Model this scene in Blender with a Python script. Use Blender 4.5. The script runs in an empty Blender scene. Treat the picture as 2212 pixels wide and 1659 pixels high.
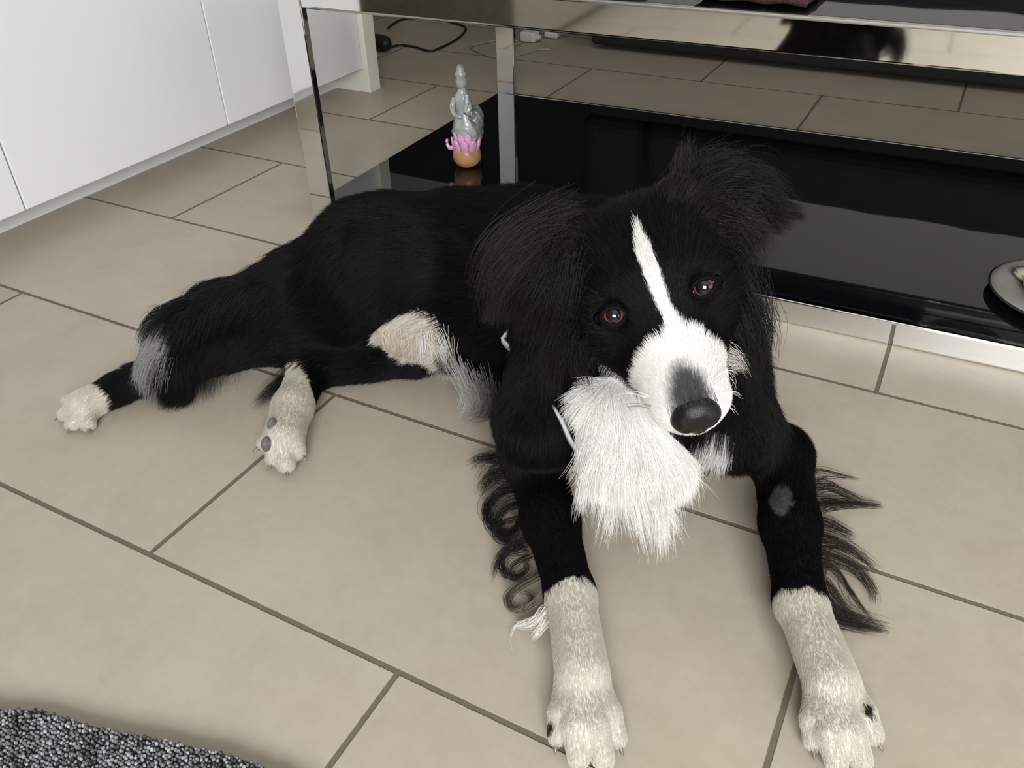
import bpy, bmesh, math, random
import numpy as np
from mathutils import Vector, Matrix, kdtree

# ------------------------------------------------------------------ camera, world, lights, exposure
SC = bpy.context.scene
COL = SC.collection
CAM_H = 0.61356
RIGHT = np.array((0.88386461, 0.46729424, -0.02048021)); UP = np.array((-0.25676834, 0.52133192, 0.81380775)); FWD = np.array((-0.39096466, 0.71403720, -0.58077320))
cam_data = bpy.data.cameras.new('camera')
cam = bpy.data.objects.new('camera', cam_data)
COL.objects.link(cam)
cam_data.sensor_fit = 'HORIZONTAL'
cam_data.sensor_width = 36.0
cam_data.lens = 36.0 * 1797.1 / 2212.0
cam_data.clip_start = 0.02
m = Matrix.Identity(4)
for i in range(3):
    m[i][0] = RIGHT[i]; m[i][1] = UP[i]; m[i][2] = -FWD[i]
m[2][3] = CAM_H
cam.matrix_world = m
SC.camera = cam

world = bpy.data.worlds.new('daylight'); SC.world = world
world.use_nodes = True
wn = world.node_tree.nodes
wn['Background'].inputs[0].default_value = (0.80, 0.88, 1.0, 1)
wn['Background'].inputs[1].default_value = 1.6
SC.view_settings.view_transform = 'Standard'
SC.view_settings.look = 'None'
SC.view_settings.gamma = 1.0
SC.view_settings.use_curve_mapping = False
SC.view_settings.exposure = 0.0

def area_light(name, loc, target, sx, sy, power, color):
    d = bpy.data.lights.new(name, 'AREA'); d.shape = 'RECTANGLE'; d.size = sx; d.size_y = sy
    d.energy = power; d.color = color
    o = bpy.data.objects.new(name, d); COL.objects.link(o)
    o.location = loc
    o.rotation_euler = (Vector(target) - Vector(loc)).to_track_quat('-Z', 'Y').to_euler()
    return o
# daylight through the high window behind the photographer and weak fill added at a made-up right-hand window to light the cupboard
area_light('window_and_fill_daylight', (0.95, -1.62, 1.40), (0.45, 0.0, 0.70), 1.45, 1.1, 131, (0.99, 0.99, 1.0))
area_light('window_and_fill_daylight', (3.08, 0.10, 1.40), (0.0, 0.30, 0.80), 1.5, 1.2, 14, (0.985, 0.99, 1.0))

# ------------------------------------------------------------------ materials
def srgb(r, g, b):
    return tuple(((c/255)/12.92 if c/255 <= 0.04045 else ((c/255+0.055)/1.055)**2.4) for c in (r, g, b)) + (1,)
def mat(name, color, rough=0.5, metal=0.0, noise=0.0, scale=20, bump=0.0, bscale=60, spec=None, **kw):
    m = bpy.data.materials.new(name); m.use_nodes = True
    nt = m.node_tree; b = nt.nodes['Principled BSDF']
    b.inputs['Base Color'].default_value = color
    b.inputs['Roughness'].default_value = rough
    b.inputs['Metallic'].default_value = metal
    if spec is not None: b.inputs['Specular IOR Level'].default_value = spec
    for k, v in kw.items(): b.inputs[k].default_value = v
    tc = nt.nodes.new('ShaderNodeTexCoord')
    if noise > 0:
        n = nt.nodes.new('ShaderNodeTexNoise'); n.inputs['Scale'].default_value = scale; n.inputs['Detail'].default_value = 5
        nt.links.new(tc.outputs['Object'], n.inputs['Vector'])
        r = nt.nodes.new('ShaderNodeValToRGB')
        r.color_ramp.elements[0].position = 0.3; r.color_ramp.elements[1].position = 0.7
        c = color
        r.color_ramp.elements[0].color = tuple(max(0, x*(1-noise)) for x in c[:3]) + (1,)
        r.color_ramp.elements[1].color = tuple(min(1, x*(1+noise)) for x in c[:3]) + (1,)
        nt.links.new(n.outputs['Fac'], r.inputs['Fac']); nt.links.new(r.outputs['Color'], b.inputs['Base Color'])
    if bump > 0:
        n = nt.nodes.new('ShaderNodeTexNoise'); n.inputs['Scale'].default_value = bscale; n.inputs['Detail'].default_value = 4
        nt.links.new(tc.outputs['Object'], n.inputs['Vector'])
        bp = nt.nodes.new('ShaderNodeBump'); bp.inputs['Strength'].default_value = bump; bp.inputs['Distance'].default_value = 0.002
        nt.links.new(n.outputs['Fac'], bp.inputs['Height']); nt.links.new(bp.outputs['Normal'], b.inputs['Normal'])
    return m
M = {}
M['cabinet'] = mat('white_lacquer', srgb(230, 231, 233), 0.32, noise=0.015, scale=3)
M['cabinet_edge'] = mat('white_laminate', srgb(234, 232, 222), 0.4, noise=0.02, scale=5)
M['plinth'] = mat('plinth_laminate', srgb(243, 244, 246), 0.4, noise=0.03, scale=6)
M['wall'] = mat('painted_wall', srgb(205, 204, 200), 0.85, noise=0.02, scale=4, bump=0.1)
M['ceiling'] = mat('painted_ceiling', srgb(235, 234, 230), 0.9, noise=0.01)
M['chrome'] = mat('chrome', (0.74, 0.74, 0.73, 1), 0.045, 1.0, noise=0.02, scale=8)
M['chrome_edge'] = M['chrome']
M['black_glass'] = mat('black_glass', (0.004, 0.004, 0.005, 1), 0.02, noise=0.1, spec=0.5)
M['sofa'] = mat('black_upholstery', srgb(22, 22, 23), 0.8, noise=0.2, scale=60, bump=0.4)
M['black_plastic'] = mat('black_plastic', srgb(18, 18, 19), 0.45, noise=0.1)
M['white_plastic'] = mat('white_plastic', srgb(225, 225, 222), 0.4, noise=0.03)
M['clear_plastic'] = mat('pale_cable_plastic', srgb(160, 155, 146), 0.35, noise=0.03)
M['brown_stone'] = mat('brown_resin', srgb(178, 134, 92), 0.35, noise=0.3, scale=45, bump=0.4, bscale=80)
M['pink'] = mat('pink_glaze', srgb(224, 165, 205), 0.12, noise=0.18, scale=60)
M['silver'] = mat('silvery_glaze', srgb(168, 172, 166), 0.22, 0.15, noise=0.15, scale=70, bump=0.5, bscale=150)
M['rock'] = mat('grey_glaze', srgb(112, 116, 112), 0.25, 0.1, noise=0.3, scale=90, bump=0.6, bscale=160)
M['dish'] = mat('grey_stoneware', srgb(140, 138, 130), 0.55, noise=0.1, scale=30, bump=0.2)
M['cream'] = mat('cream_wax', srgb(196, 188, 168), 0.5, noise=0.1, scale=40, bump=0.5, bscale=70)
M['dark_foot'] = mat('dark_stoneware', srgb(40, 40, 42), 0.4, noise=0.1)
M['added_sofa'] = mat('grey_upholstery', srgb(112, 105, 92), 0.85, noise=0.2, scale=80, bump=0.4)
M['red_cloth'] = mat('dark_red_cloth', srgb(52, 28, 26), 0.9, noise=0.5, scale=220, bump=0.6, bscale=300)
M['collar'] = mat('pale_strap', srgb(200, 206, 204), 0.35, noise=0.1)
M['frame_white'] = mat('white_window_frame', srgb(236, 236, 234), 0.4, noise=0.01)

def node_math(nt, op, a, b=None):
    n = nt.nodes.new('ShaderNodeMath'); n.operation = op
    for i, v in enumerate((a, b)):
        if v is None: continue
        if isinstance(v, (int, float)): n.inputs[i].default_value = v
        else: nt.links.new(v, n.inputs[i])
    return n.outputs[0]

def tile_material():
    m = bpy.data.materials.new('beige_floor_tiles'); m.use_nodes = True
    nt = m.node_tree; b = nt.nodes['Principled BSDF']; L = nt.links.new
    tc = nt.nodes.new('ShaderNodeTexCoord')
    mp = nt.nodes.new('ShaderNodeMapping'); mp.vector_type = 'POINT'
    mp.inputs['Location'].default_value = (0.3012, -0.3360, 0)
    L(tc.outputs['Object'], mp.inputs['Vector'])
    # a little wobble so that the grout edges are not ruler-straight
    nz = nt.nodes.new('ShaderNodeTexNoise'); nz.inputs['Scale'].default_value = 180; nz.inputs['Detail'].default_value = 2
    L(tc.outputs['Object'], nz.inputs['Vector'])
    vm = nt.nodes.new('ShaderNodeVectorMath'); vm.operation = 'MULTIPLY_ADD'
    L(nz.outputs['Color'], vm.inputs[0]); vm.inputs[1].default_value = (0.0012, 0.0012, 0); L(mp.outputs['Vector'], vm.inputs[2])
    bt = nt.nodes.new('ShaderNodeTexBrick'); bt.offset = 0.5; bt.offset_frequency = 2
    bt.inputs['Scale'].default_value = 1.0
    bt.inputs['Brick Width'].default_value = 0.6; bt.inputs['Row Height'].default_value = 0.30077
    bt.inputs['Mortar Size'].default_value = 0.0031; bt.inputs['Mortar Smooth'].default_value = 0.35
    bt.inputs['Bias'].default_value = 0.0
    bt.inputs['Color1'].default_value = srgb(171, 162, 146); bt.inputs['Color2'].default_value = srgb(177, 168, 152)
    bt.inputs['Mortar'].default_value = srgb(106, 97, 82)
    L(vm.outputs[0], bt.inputs['Vector'])
    n1 = nt.nodes.new('ShaderNodeTexNoise'); n1.inputs['Scale'].default_value = 9; n1.inputs['Detail'].default_value = 7; n1.inputs['Roughness'].default_value = 0.6
    L(tc.outputs['Object'], n1.inputs['Vector'])
    r1 = nt.nodes.new('ShaderNodeValToRGB')
    r1.color_ramp.elements[0].position = 0.34; r1.color_ramp.elements[0].color = (0.93, 0.915, 0.90, 1)
    r1.color_ramp.elements[1].position = 0.66; r1.color_ramp.elements[1].color = (1.03, 1.03, 1.03, 1)
    L(n1.outputs['Fac'], r1.inputs['Fac'])
    n2 = nt.nodes.new('ShaderNodeTexNoise'); n2.inputs['Scale'].default_value = 60; n2.inputs['Detail'].default_value = 6; n2.inputs['Roughness'].default_value = 0.7
    L(tc.outputs['Object'], n2.inputs['Vector'])
    r2 = nt.nodes.new('ShaderNodeValToRGB')
    r2.color_ramp.elements[0].position = 0.3; r2.color_ramp.elements[0].color = (0.95, 0.945, 0.94, 1)
    r2.color_ramp.elements[1].position = 0.6; r2.color_ramp.elements[1].color = (1.01, 1.01, 1.01, 1)
    L(n2.outputs['Fac'], r2.inputs['Fac'])
    mx = nt.nodes.new('ShaderNodeMix'); mx.data_type = 'RGBA'; mx.blend_type = 'MULTIPLY'; mx.inputs['Factor'].default_value = 1
    L(bt.outputs['Color'], mx.inputs['A']); L(r1.outputs['Color'], mx.inputs['B'])
    mx2 = nt.nodes.new('ShaderNodeMix'); mx2.data_type = 'RGBA'; mx2.blend_type = 'MULTIPLY'; mx2.inputs['Factor'].default_value = 1
    L(mx.outputs['Result'], mx2.inputs['A']); L(r2.outputs['Color'], mx2.inputs['B'])
    L(mx2.outputs['Result'], b.inputs['Base Color'])
    inv = node_math(nt, 'SUBTRACT', 1.0, bt.outputs['Fac'])
    hh = node_math(nt, 'MULTIPLY_ADD', n2.outputs['Fac'], 0.03); nt.nodes[-1].inputs[2].default_value = 0
    hsum = node_math(nt, 'ADD', inv, hh)
    bp = nt.nodes.new('ShaderNodeBump'); bp.inputs['Strength'].default_value = 0.6; bp.inputs['Distance'].default_value = 0.002
    L(hsum, bp.inputs['Height']); L(bp.outputs['Normal'], b.inputs['Normal'])
    rr = node_math(nt, 'MULTIPLY_ADD', bt.outputs['Fac'], 0.4); nt.nodes[-1].inputs[2].default_value = 0.42
    L(rr, b.inputs['Roughness'])
    b.inputs['Specular IOR Level'].default_value = 0.4
    return m
M['tiles'] = tile_material()

def rug_material():
    m = bpy.data.materials.new('grey_loop_pile'); m.use_nodes = True
    nt = m.node_tree; b = nt.nodes['Principled BSDF']; L = nt.links.new
    tc = nt.nodes.new('ShaderNodeTexCoord')
    at = nt.nodes.new('ShaderNodeAttribute'); at.attribute_name = 'tone'
    r = nt.nodes.new('ShaderNodeValToRGB')
    r.color_ramp.elements[0].color = srgb(42, 43, 45); r.color_ramp.elements[1].color = srgb(176, 178, 181)
    r.color_ramp.elements[1].position = 1.0
    L(at.outputs['Fac'], r.inputs['Fac']); L(r.outputs['Color'], b.inputs['Base Color'])
    b.inputs['Roughness'].default_value = 0.6
    return m
M['rug'] = rug_material()
M['rug_base'] = mat('rug_backing', srgb(42, 43, 45), 0.9, noise=0.2, scale=120)

# ------------------------------------------------------------------ helpers
def tag(o, label=None, cat=None, group=None, kind=None):
    if label: o['label'] = label
    if cat: o['category'] = cat
    if group: o['group'] = group
    if kind: o['kind'] = kind
    return o
def empty(name, loc=(0, 0, 0), rz=0.0):
    o = bpy.data.objects.new(name, None); COL.objects.link(o)
    o.location = loc; o.rotation_euler = (0, 0, rz); o.empty_display_size = 0.05
    return o
def obj(name, bm, m, parent=None, smooth=False, bevel=0.0, segs=2):
    me = bpy.data.meshes.new(name)
    bmesh.ops.recalc_face_normals(bm, faces=bm.faces)
    bm.to_mesh(me); bm.free()
    for mm in (m if isinstance(m, (list, tuple)) else [m]): me.materials.append(mm)
    o = bpy.data.objects.new(name, me); COL.objects.link(o)
    if parent is not None: o.parent = parent
    if smooth:
        for p in me.polygons: p.use_smooth = True
    if bevel > 0:
        md = o.modifiers.new('bevel', 'BEVEL'); md.width = bevel; md.segments = segs; md.limit_method = 'ANGLE'
    return o
def box(bm, x0, x1, y0, y1, z0, z1):
    vs = [bm.verts.new((x, y, z)) for x in (x0, x1) for y in (y0, y1) for z in (z0, z1)]
    for f in ((0,1,3,2), (4,6,7,5), (0,4,5,1), (2,3,7,6), (0,2,6,4), (1,5,7,3)):
        bm.faces.new([vs[i] for i in f])
def boxobj(name, m, dims, parent=None, bevel=0.0, segs=2):
    bm = bmesh.new(); box(bm, *dims); return obj(name, bm, m, parent, bevel=bevel, segs=segs)
def lathe(bm, prof, n=32, cx=0, cy=0, jitter=None):
    rings = []
    for r, z in prof:
        if r < 1e-6: rings.append([bm.verts.new((cx, cy, z))])
        else: rings.append([bm.verts.new((cx + r*math.cos(2*math.pi*i/n), cy + r*math.sin(2*math.pi*i/n), z)) for i in range(n)])
    for a, b in zip(rings, rings[1:]):
        for i in range(n):
            j = (i+1) % n
            if len(a) == 1 and len(b) == 1: continue
            if len(a) == 1: bm.faces.new((a[0], b[i], b[j]))
            elif len(b) == 1: bm.faces.new((a[i], a[j], b[0]))
            else: bm.faces.new((a[i], a[j], b[j], b[i]))
def catmull(pts, n):
    P = np.array([pts[0]] + list(pts) + [pts[-1]], float); out = []
    for i in range(1, len(P)-2):
        for t in np.linspace(0, 1, n, endpoint=False):
            a, b, c, d = P[i-1], P[i], P[i+1], P[i+2]
            out.append(0.5*((2*b)+(c-a)*t+(2*a-5*b+4*c-d)*t*t+(3*b-a-3*c+d)*t**3))
    out.append(P[-2]); return np.array(out)
def tube(bm, pts, rad, n=8):
    pts = np.array(pts, float); N = len(pts)
    rad = np.broadcast_to(np.array(rad, float), (N,)) if np.ndim(rad) else np.full(N, rad)
    T = np.gradient(pts, axis=0); T /= np.linalg.norm(T, axis=1)[:, None]
    ref = np.array((0, 0, 1.0)); rings = []
    for i in range(N):
        a = np.cross(T[i], ref)
        if np.linalg.norm(a) < 1e-3: a = np.cross(T[i], (1, 0, 0))
        a /= np.linalg.norm(a); b = np.cross(T[i], a)
        rings.append([bm.verts.new(tuple(pts[i] + rad[i]*(math.cos(k*2*math.pi/n)*a + math.sin(k*2*math.pi/n)*b))) for k in range(n)])
    for p, q in zip(rings, rings[1:]):
        for k in range(n): bm.faces.new((p[k], p[(k+1) % n], q[(k+1) % n], q[k]))
    bm.faces.new(rings[0][::-1]); bm.faces.new(rings[-1])
def struct(name, bm, m, bevel=0.0):
    return tag(obj(name, bm, m, bevel=bevel), kind='structure')

# ------------------------------------------------------------------ the room
bm = bmesh.new()
vs = [bm.verts.new(p) for p in ((-3.0, -1.6, 0), (3.0, -1.6, 0), (3.0, 3.80, 0), (-3.0, 3.80, 0))]
bm.faces.new(vs); struct('floor', bm, M['tiles'])
bm = bmesh.new(); box(bm, -3.0, 3.0, -1.6, 3.80, 2.5, 2.56); struct('ceiling', bm, M['ceiling'])
bm = bmesh.new(); box(bm, -3.06, 3.06, 3.80, 3.86, 0, 2.5); struct('wall_back', bm, M['wall'])
bm = bmesh.new(); box(bm, -3.06, -3.0, -1.6, 3.80, 0, 2.5); struct('wall_left', bm, M['wall'])
# wall behind the photographer and right-hand wall, one window opening each, the right-hand one made up for the fill light
zs0, zs1, w = 0.80, 2.00, 0.06
bm = bmesh.new()
for x0, x1 in ((-3.0, 0.2), (1.7, 3.0)): box(bm, x0, x1, -1.6, -1.5, 0, 2.5)
box(bm, 0.2, 1.7, -1.6, -1.5, 0, zs0); box(bm, 0.2, 1.7, -1.6, -1.5, zs1, 2.5)
struct('wall_front', bm, M['wall'])
bm = bmesh.new()
for y0, y1 in ((-1.6, -0.7), (0.9, 3.80)): box(bm, 3.0, 3.06, y0, y1, 0, 2.5)
box(bm, 3.0, 3.06, -0.7, 0.9, 0, zs0); box(bm, 3.0, 3.06, -0.7, 0.9, zs1, 2.5)
struct('wall_right', bm, M['wall'])
bm = bmesh.new(); x0, x1 = 0.2, 1.7
box(bm, x0, x0+w, -1.58, -1.52, zs0, zs1); box(bm, x1-w, x1, -1.58, -1.52, zs0, zs1)
box(bm, x0+w, x1-w, -1.58, -1.52, zs0, zs0+w); box(bm, x0+w, x1-w, -1.58, -1.52, zs1-w, zs1)
box(bm, 0.915, 0.985, -1.58, -1.52, zs0+w, zs1-w)
struct('window_1', bm, M['frame_white'], bevel=0.004)
bm = bmesh.new(); y0, y1 = -0.7, 0.9
box(bm, 3.005, 3.055, y0, y0+w, zs0, zs1); box(bm, 3.005, 3.055, y1-w, y1, zs0, zs1)
box(bm, 3.005, 3.055, y0+w, y1-w, zs0, zs0+w); box(bm, 3.005, 3.055, y0+w, y1-w, zs1-w, zs1)
box(bm, 3.005, 3.055, 0.065, 0.135, zs0+w, zs1-w)
struct('added_window', bm, M['frame_white'], bevel=0.004)  # made-up window, added around the fill light for the cupboard
# ------------------------------------------------------------------ tall white cabinet along the left
cb = tag(empty('cupboard', (-1.43, 1.0, 0)), 'tall white cupboard with flat doors and low plinth, left of the chrome table', 'cupboard')
def cbp(name, m, dims, bevel=0.0):
    x0, x1, y0, y1, z0, z1 = dims
    return boxobj(name, m, (x0+1.43, x1+1.43, y0-1.0, y1-1.0, z0, z1), cb, bevel)
cbp('carcass', M['cabinet_edge'], (-1.85, -1.357, 0.292, 1.712, 0.058, 2.2))
cbp('plinth', M['plinth'], (-1.84, -1.430, 0.292, 1.712, 0.0, 0.0575))
ys = [0.290, 0.766, 1.242, 1.711]
for a, b in zip(ys, ys[1:]):
    cbp('door', M['cabinet'], (-1.356, -1.337, a+0.0015, b-0.0015, 0.0585, 2.2), 0.0015)
cbp('end_panel', M['cabinet_edge'], (-1.85, -1.322, 1.712, 1.756, 0.0, 2.2), 0.0015)

# ------------------------------------------------------------------ chrome and black glass coffee table
TX0, TX1, TD = -0.958, 0.50, 0.715
RZ = math.atan(0.020)
tb = tag(empty('coffee_table', (TX0, 1.0366, 0), RZ), 'low chrome framed coffee table with black glass top and lower shelf, behind the dog', 'coffee table')
LEN = 1.40; BW = 0.045; BT = 0.013; TZ = 0.397
for yy in (0.0, TD-BT):
    for xx in (0.0, LEN-BW):
        boxobj('leg', M['chrome'], (xx, xx+BW, yy, yy+BT, 0.0, TZ), tb, 0.0018, 3)
    bm = bmesh.new(); box(bm, BW-0.001, LEN-BW+0.001, yy, yy+BT, TZ-0.044, TZ); obj('upper_rail', bm, M['chrome'], tb, bevel=0.0042, segs=5)
    bm = bmesh.new(); box(bm, BW-0.001, LEN-BW+0.001, yy, yy+BT, 0.0, 0.036); obj('lower_rail', bm, M['chrome'], tb, bevel=0.0036, segs=5)
for xx in (0.0, LEN-BT):
    bm = bmesh.new(); box(bm, xx+0.001, xx+BT-0.001, BT, TD-BT, TZ-0.03, TZ-0.012); obj('end_rail', bm, M['chrome'], tb, bevel=0.0015)
bm = bmesh.new(); box(bm, 0.014, LEN-0.014, BT+0.002, TD-BT-0.002, TZ-0.011, TZ-0.001); obj('tabletop', bm, M['black_glass'], tb, bevel=0.001)
bm = bmesh.new(); box(bm, 0.004, LEN-0.004, BT+0.001, TD-BT-0.001, 0.024, 0.036); obj('shelf', bm, M['black_glass'], tb, bevel=0.001)

# ------------------------------------------------------------------ things on the table
# dark red cloth on the tabletop
c0 = np.array(((-0.2831, 1.0620, 0.4038))); c1 = np.array(((-0.1727, 1.0660, 0.4056)))
bm = bmesh.new()
nx, ny = 22, 14
g = [[bm.verts.new((x*0.135/nx, y*0.12/ny, 0.005 + 0.0012*math.sin(x*0.8+y*0.3) + 0.001*math.sin(y*1.1) - (0.002 if x in (0, nx) or y in (0, ny) else 0))) for y in range(ny+1)] for x in range(nx+1)]
for x in range(nx):
    for y in range(ny): bm.faces.new((g[x][y], g[x+1][y], g[x+1][y+1], g[x][y+1]))
cl = obj('folded_cloth', bm, M['red_cloth'], smooth=True)
so = cl.modifiers.new('thick', 'SOLIDIFY'); so.thickness = 0.007; so.offset = 0
cl.location = (c1[0]-0.152, 1.090, TZ+0.003)
tag(cl, 'dark reddish brown cloth lying on the front edge of the black tabletop', 'cloth')

# round dish on the shelf
dx, dy = 0.196, 1.214
ds = tag(empty('dish', (dx, dy, 0.0365)), 'round grey stone dish with a cream lump, on the right of the lower shelf', 'dish')
bm = bmesh.new(); lathe(bm, [(0, 0), (0.072, 0), (0.090, 0.003), (0.0985, 0.008), (0.101, 0.0115), (0.0985, 0.0125)], 48); obj('bowl', bm, M['dark_foot'], ds, True)
bm = bmesh.new(); lathe(bm, [(0.0985, 0.0125), (0.0975, 0.0140), (0.090, 0.0148), (0.075, 0.0138), (0.066, 0.011), (0.0, 0.010)], 48); obj('rim', bm, M['dish'], ds, True)
bm = bmesh.new(); bmesh.ops.create_icosphere(bm, subdivisions=4, radius=1)
rng = random.Random(4)
for v in bm.verts:
    a = math.atan2(v.co.y, v.co.x); k = 1 + 0.10*math.sin(5*a) + 0.05*math.sin(11*a+1) + 0.03*math.sin(9*v.co.z*3)
    v.co = Vector((v.co.x*0.066*k, v.co.y*0.062*k, 0.021 + v.co.z*0.014*(1+0.2*math.sin(7*a))))
obj('candle_lump', bm, M['cream'], ds, True)

# figurine on the shelf
fg = tag(empty('figurine', (-0.797, 1.302, 0.0365)), 'small silvery seated figurine on pink petals and a brown ball, on the lower shelf', 'figurine')
bm = bmesh.new(); lathe(bm, [(0, 0), (0.013, 0.0004), (0.021, 0.005), (0.0262, 0.014), (0.0270, 0.024), (0.0240, 0.034), (0.0170, 0.042), (0, 0.046)], 32)
for v in bm.verts: v.co *= 1 + 0.03*math.sin(v.co.x*230+v.co.z*170)
obj('base', bm, M['brown_stone'], fg, True)
def petal(bm, ang, r0, z0, ln, wd, out):
    n = 8; rows = []
    for i in range(n+1):
        t = i/n; w = wd*(0.35+0.65*math.sin(math.pi*min(1, 0.12+0.80*t)))*(1 if t < 0.99 else 0.45)
        rr = r0 + out*math.sin(1.9*t); z = z0 + ln*(t-0.5)
        row = []
        for j in (-1, -0.5, 0, 0.5, 1):
            a = ang + j*w/max(rr, 0.01); q = rr - 0.0022*(abs(j)**2)
            row.append(bm.verts.new((q*math.cos(a), q*math.sin(a), z)))
        rows.append(row)
    for a, b in zip(rows, rows[1:]):
        for j in range(4): bm.faces.new((a[j], a[j+1], b[j+1], b[j]))
def add_petals(n, off, *a):
    for k in range(n):
        bm = bmesh.new(); petal(bm, 2*math.pi*k/n+off, *a)
        p = obj('petal', bm, M['pink'], fg, True); s = p.modifiers.new('t', 'SOLIDIFY'); s.thickness = 0.0025
add_petals(9, 0.2, 0.0225, 0.043, 0.026, 0.0095, 0.006)
add_petals(9, 0.55, 0.0205, 0.055, 0.024, 0.0090, 0.004)
bm = bmesh.new(); tube(bm, catmull([(-0.022, -0.012, 0.036), (-0.030, -0.012, 0.034), (-0.035, -0.012, 0.042), (-0.034, -0.012, 0.050)], 5), np.linspace(0.0045, 0.0022, 16), 8)
obj('curled_petal', bm, M['pink'], fg, True)
# seated draped figure leaning on a rock: robe, arms, head with a high top-knot
bm = bmesh.new()
lathe(bm, [(0.0, 0.050), (0.0225, 0.052), (0.0235, 0.066), (0.0205, 0.080), (0.0160, 0.094), (0.0135, 0.106), (0.0145, 0.118), (0.0150, 0.126), (0.0115, 0.133), (0.0068, 0.139), (0.0064, 0.146), (0.0, 0.147)], 40)
for v in bm.verts:
    a = math.atan2(v.co.y, v.co.x); k = 1 + 0.09*math.sin(5*a + v.co.z*140)*(1 if v.co.z < 0.125 else 0.3) + 0.04*math.sin(11*a - v.co.z*200)
    v.co = Vector((v.co.x*k*1.05 - (v.co.z-0.06)*0.05, v.co.y*k*0.9, v.co.z))
obj('robe', bm, M['silver'], fg, True)
bm = bmesh.new(); bmesh.ops.create_icosphere(bm, subdivisions=4, radius=1)
for v in bm.verts:
    k = 1 + 0.10*math.sin(v.co.x*7+v.co.z*5) + 0.07*math.sin(v.co.y*9+v.co.z*8)
    v.co = Vector((v.co.x*0.016*k + 0.014, v.co.y*0.018*k + 0.010, v.co.z*0.034*k + 0.078))
obj('rock', bm, M['rock'], fg, True)
bm = bmesh.new(); tube(bm, catmull([(-0.016, -0.004, 0.126), (-0.020, -0.010, 0.112), (-0.010, -0.018, 0.100), (0.004, -0.018, 0.098)], 6), np.linspace(0.0052, 0.0040, 19), 8); obj('arm', bm, M['silver'], fg, True)
bm = bmesh.new(); tube(bm, catmull([(0.010, -0.004, 0.126), (0.017, -0.012, 0.113), (0.012, -0.017, 0.106), (0.014, -0.014, 0.122), (0.013, -0.012, 0.137)], 6), np.linspace(0.0056, 0.0042, 25), 8); obj('arm', bm, M['silver'], fg, True)
bm = bmesh.new(); lathe(bm, [(0, 0.141), (0.0062, 0.143), (0.0090, 0.150), (0.0098, 0.157), (0.0088, 0.164), (0.0102, 0.166), (0.0096, 0.170), (0.0070, 0.174), (0.0066, 0.178), (0.0042, 0.184), (0, 0.186)], 24)
for v in bm.verts: a = math.atan2(v.co.y, v.co.x); v.co.x = v.co.x*(1+0.06*math.sin(6*a)) - 0.0045; v.co.y *= 1+0.06*math.cos(5*a)
obj('head', bm, M['silver'], fg, True)

# ------------------------------------------------------------------ black sofa behind the table
sf = tag(empty('sofa', (0.5, 2.75, 0)), 'black upholstered sofa behind the coffee table, only its underside edge showing', 'sofa')
def sfp(name, dims, bevel=0.03):
    x0, x1, y0, y1, z0, z1 = dims
    return boxobj(name, M['sofa'], (x0-0.5, x1-0.5, y0-2.75, y1-2.75, z0, z1), sf, bevel, 4)
sfp('base', (-0.99, 2.05, 2.33, 3.45, 0.012, 0.26), 0.012)
sfp('seat_cushion', (-0.80, 1.89, 2.30, 3.19, 0.262, 0.42), 0.04)
sfp('armrest', (-1.02, -0.82, 2.33, 3.45, 0.262, 0.56), 0.05)
sfp('armrest', (1.91, 2.11, 2.33, 3.45, 0.262, 0.56), 0.05)
o = sfp('back_cushion', (-0.80, 1.89, 3.20, 3.46, 0.30, 0.785), 0.02)
tx = bpy.data.textures.new('lumps', 'CLOUDS'); tx.noise_scale = 0.035
sb = o.modifiers.new('sub', 'SUBSURF'); sb.subdivision_type = 'SIMPLE'; sb.levels = 5; sb.render_levels = 5
dm = o.modifiers.new('lumpy', 'DISPLACE'); dm.texture = tx; dm.strength = 0.032

# grey sofa added unseen behind the camera: its mirror image darkens the chrome rail
gs = tag(empty('sofa', (-1.9, -0.45, 0)), 'unseen dark grey sofa added behind the camera to darken the chrome rail reflection', 'sofa')
for nm, dd, bv in (('base', (-2.75, -1.05, -1.38, -0.48, 0.03, 0.24), 0.02), ('seat_cushion', (-2.55, -1.08, -1.15, -0.46, 0.242, 0.42), 0.05), ('back_cushion', (-2.55, -1.08, -1.40, -1.155, 0.245, 0.78), 0.06), ('armrest', (-2.78, -2.56, -1.40, -0.46, 0.242, 0.58), 0.05)):
    x0, x1, y0, y1, z0, z1 = dd
    boxobj(nm, M['added_sofa'], (x0+1.9, x1+1.9, y0+0.95, y1+0.95, z0, z1), gs, bv, 4)
for fx in (-2.65, -1.15):
    for fy in (-1.30, -0.56):
        bm = bmesh.new(); lathe(bm, [(0, 0), (0.018, 0), (0.024, 0.031), (0, 0.031)], 16); o = obj('foot', bm, M['black_plastic'], gs, True); o.location = (fx+1.9, fy+0.95, 0)

# ------------------------------------------------------------------ cables and plugs on the floor at the back
bx = (-1.5378, 2.0604, 0.0000)
pc = tag(empty('power_cable', (bx[0], bx[1], 0)), 'black cable with a plug looping over the tiles beside the white end panel', 'cable')
def loc(p): return (p[0]-bx[0], p[1]-bx[1], p[2])
bm = bmesh.new(); tube(bm, catmull([loc(p) for p in ((-1.5224, 2.0774, 0.0080), (-1.5206, 2.1315, 0.0040), (-1.4691, 2.1356, 0.0040), (-1.4048, 2.1108, 0.0040), (-1.3906, 2.1513, 0.0040), (-1.3982, 2.2560, 0.0040), (-1.4279, 2.3587, 0.0040), (-1.4611, 2.4122, 0.0040), (-1.5337, 2.4522, 0.0040), (-1.6264, 2.4722, 0.0040), (-1.7053, 2.4252, 0.0040), (-1.6658, 2.2841, 0.0100))], 8), 0.0032, 8)
obj('cord', bm, M['black_plastic'], pc, True)
bm = bmesh.new()
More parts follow.
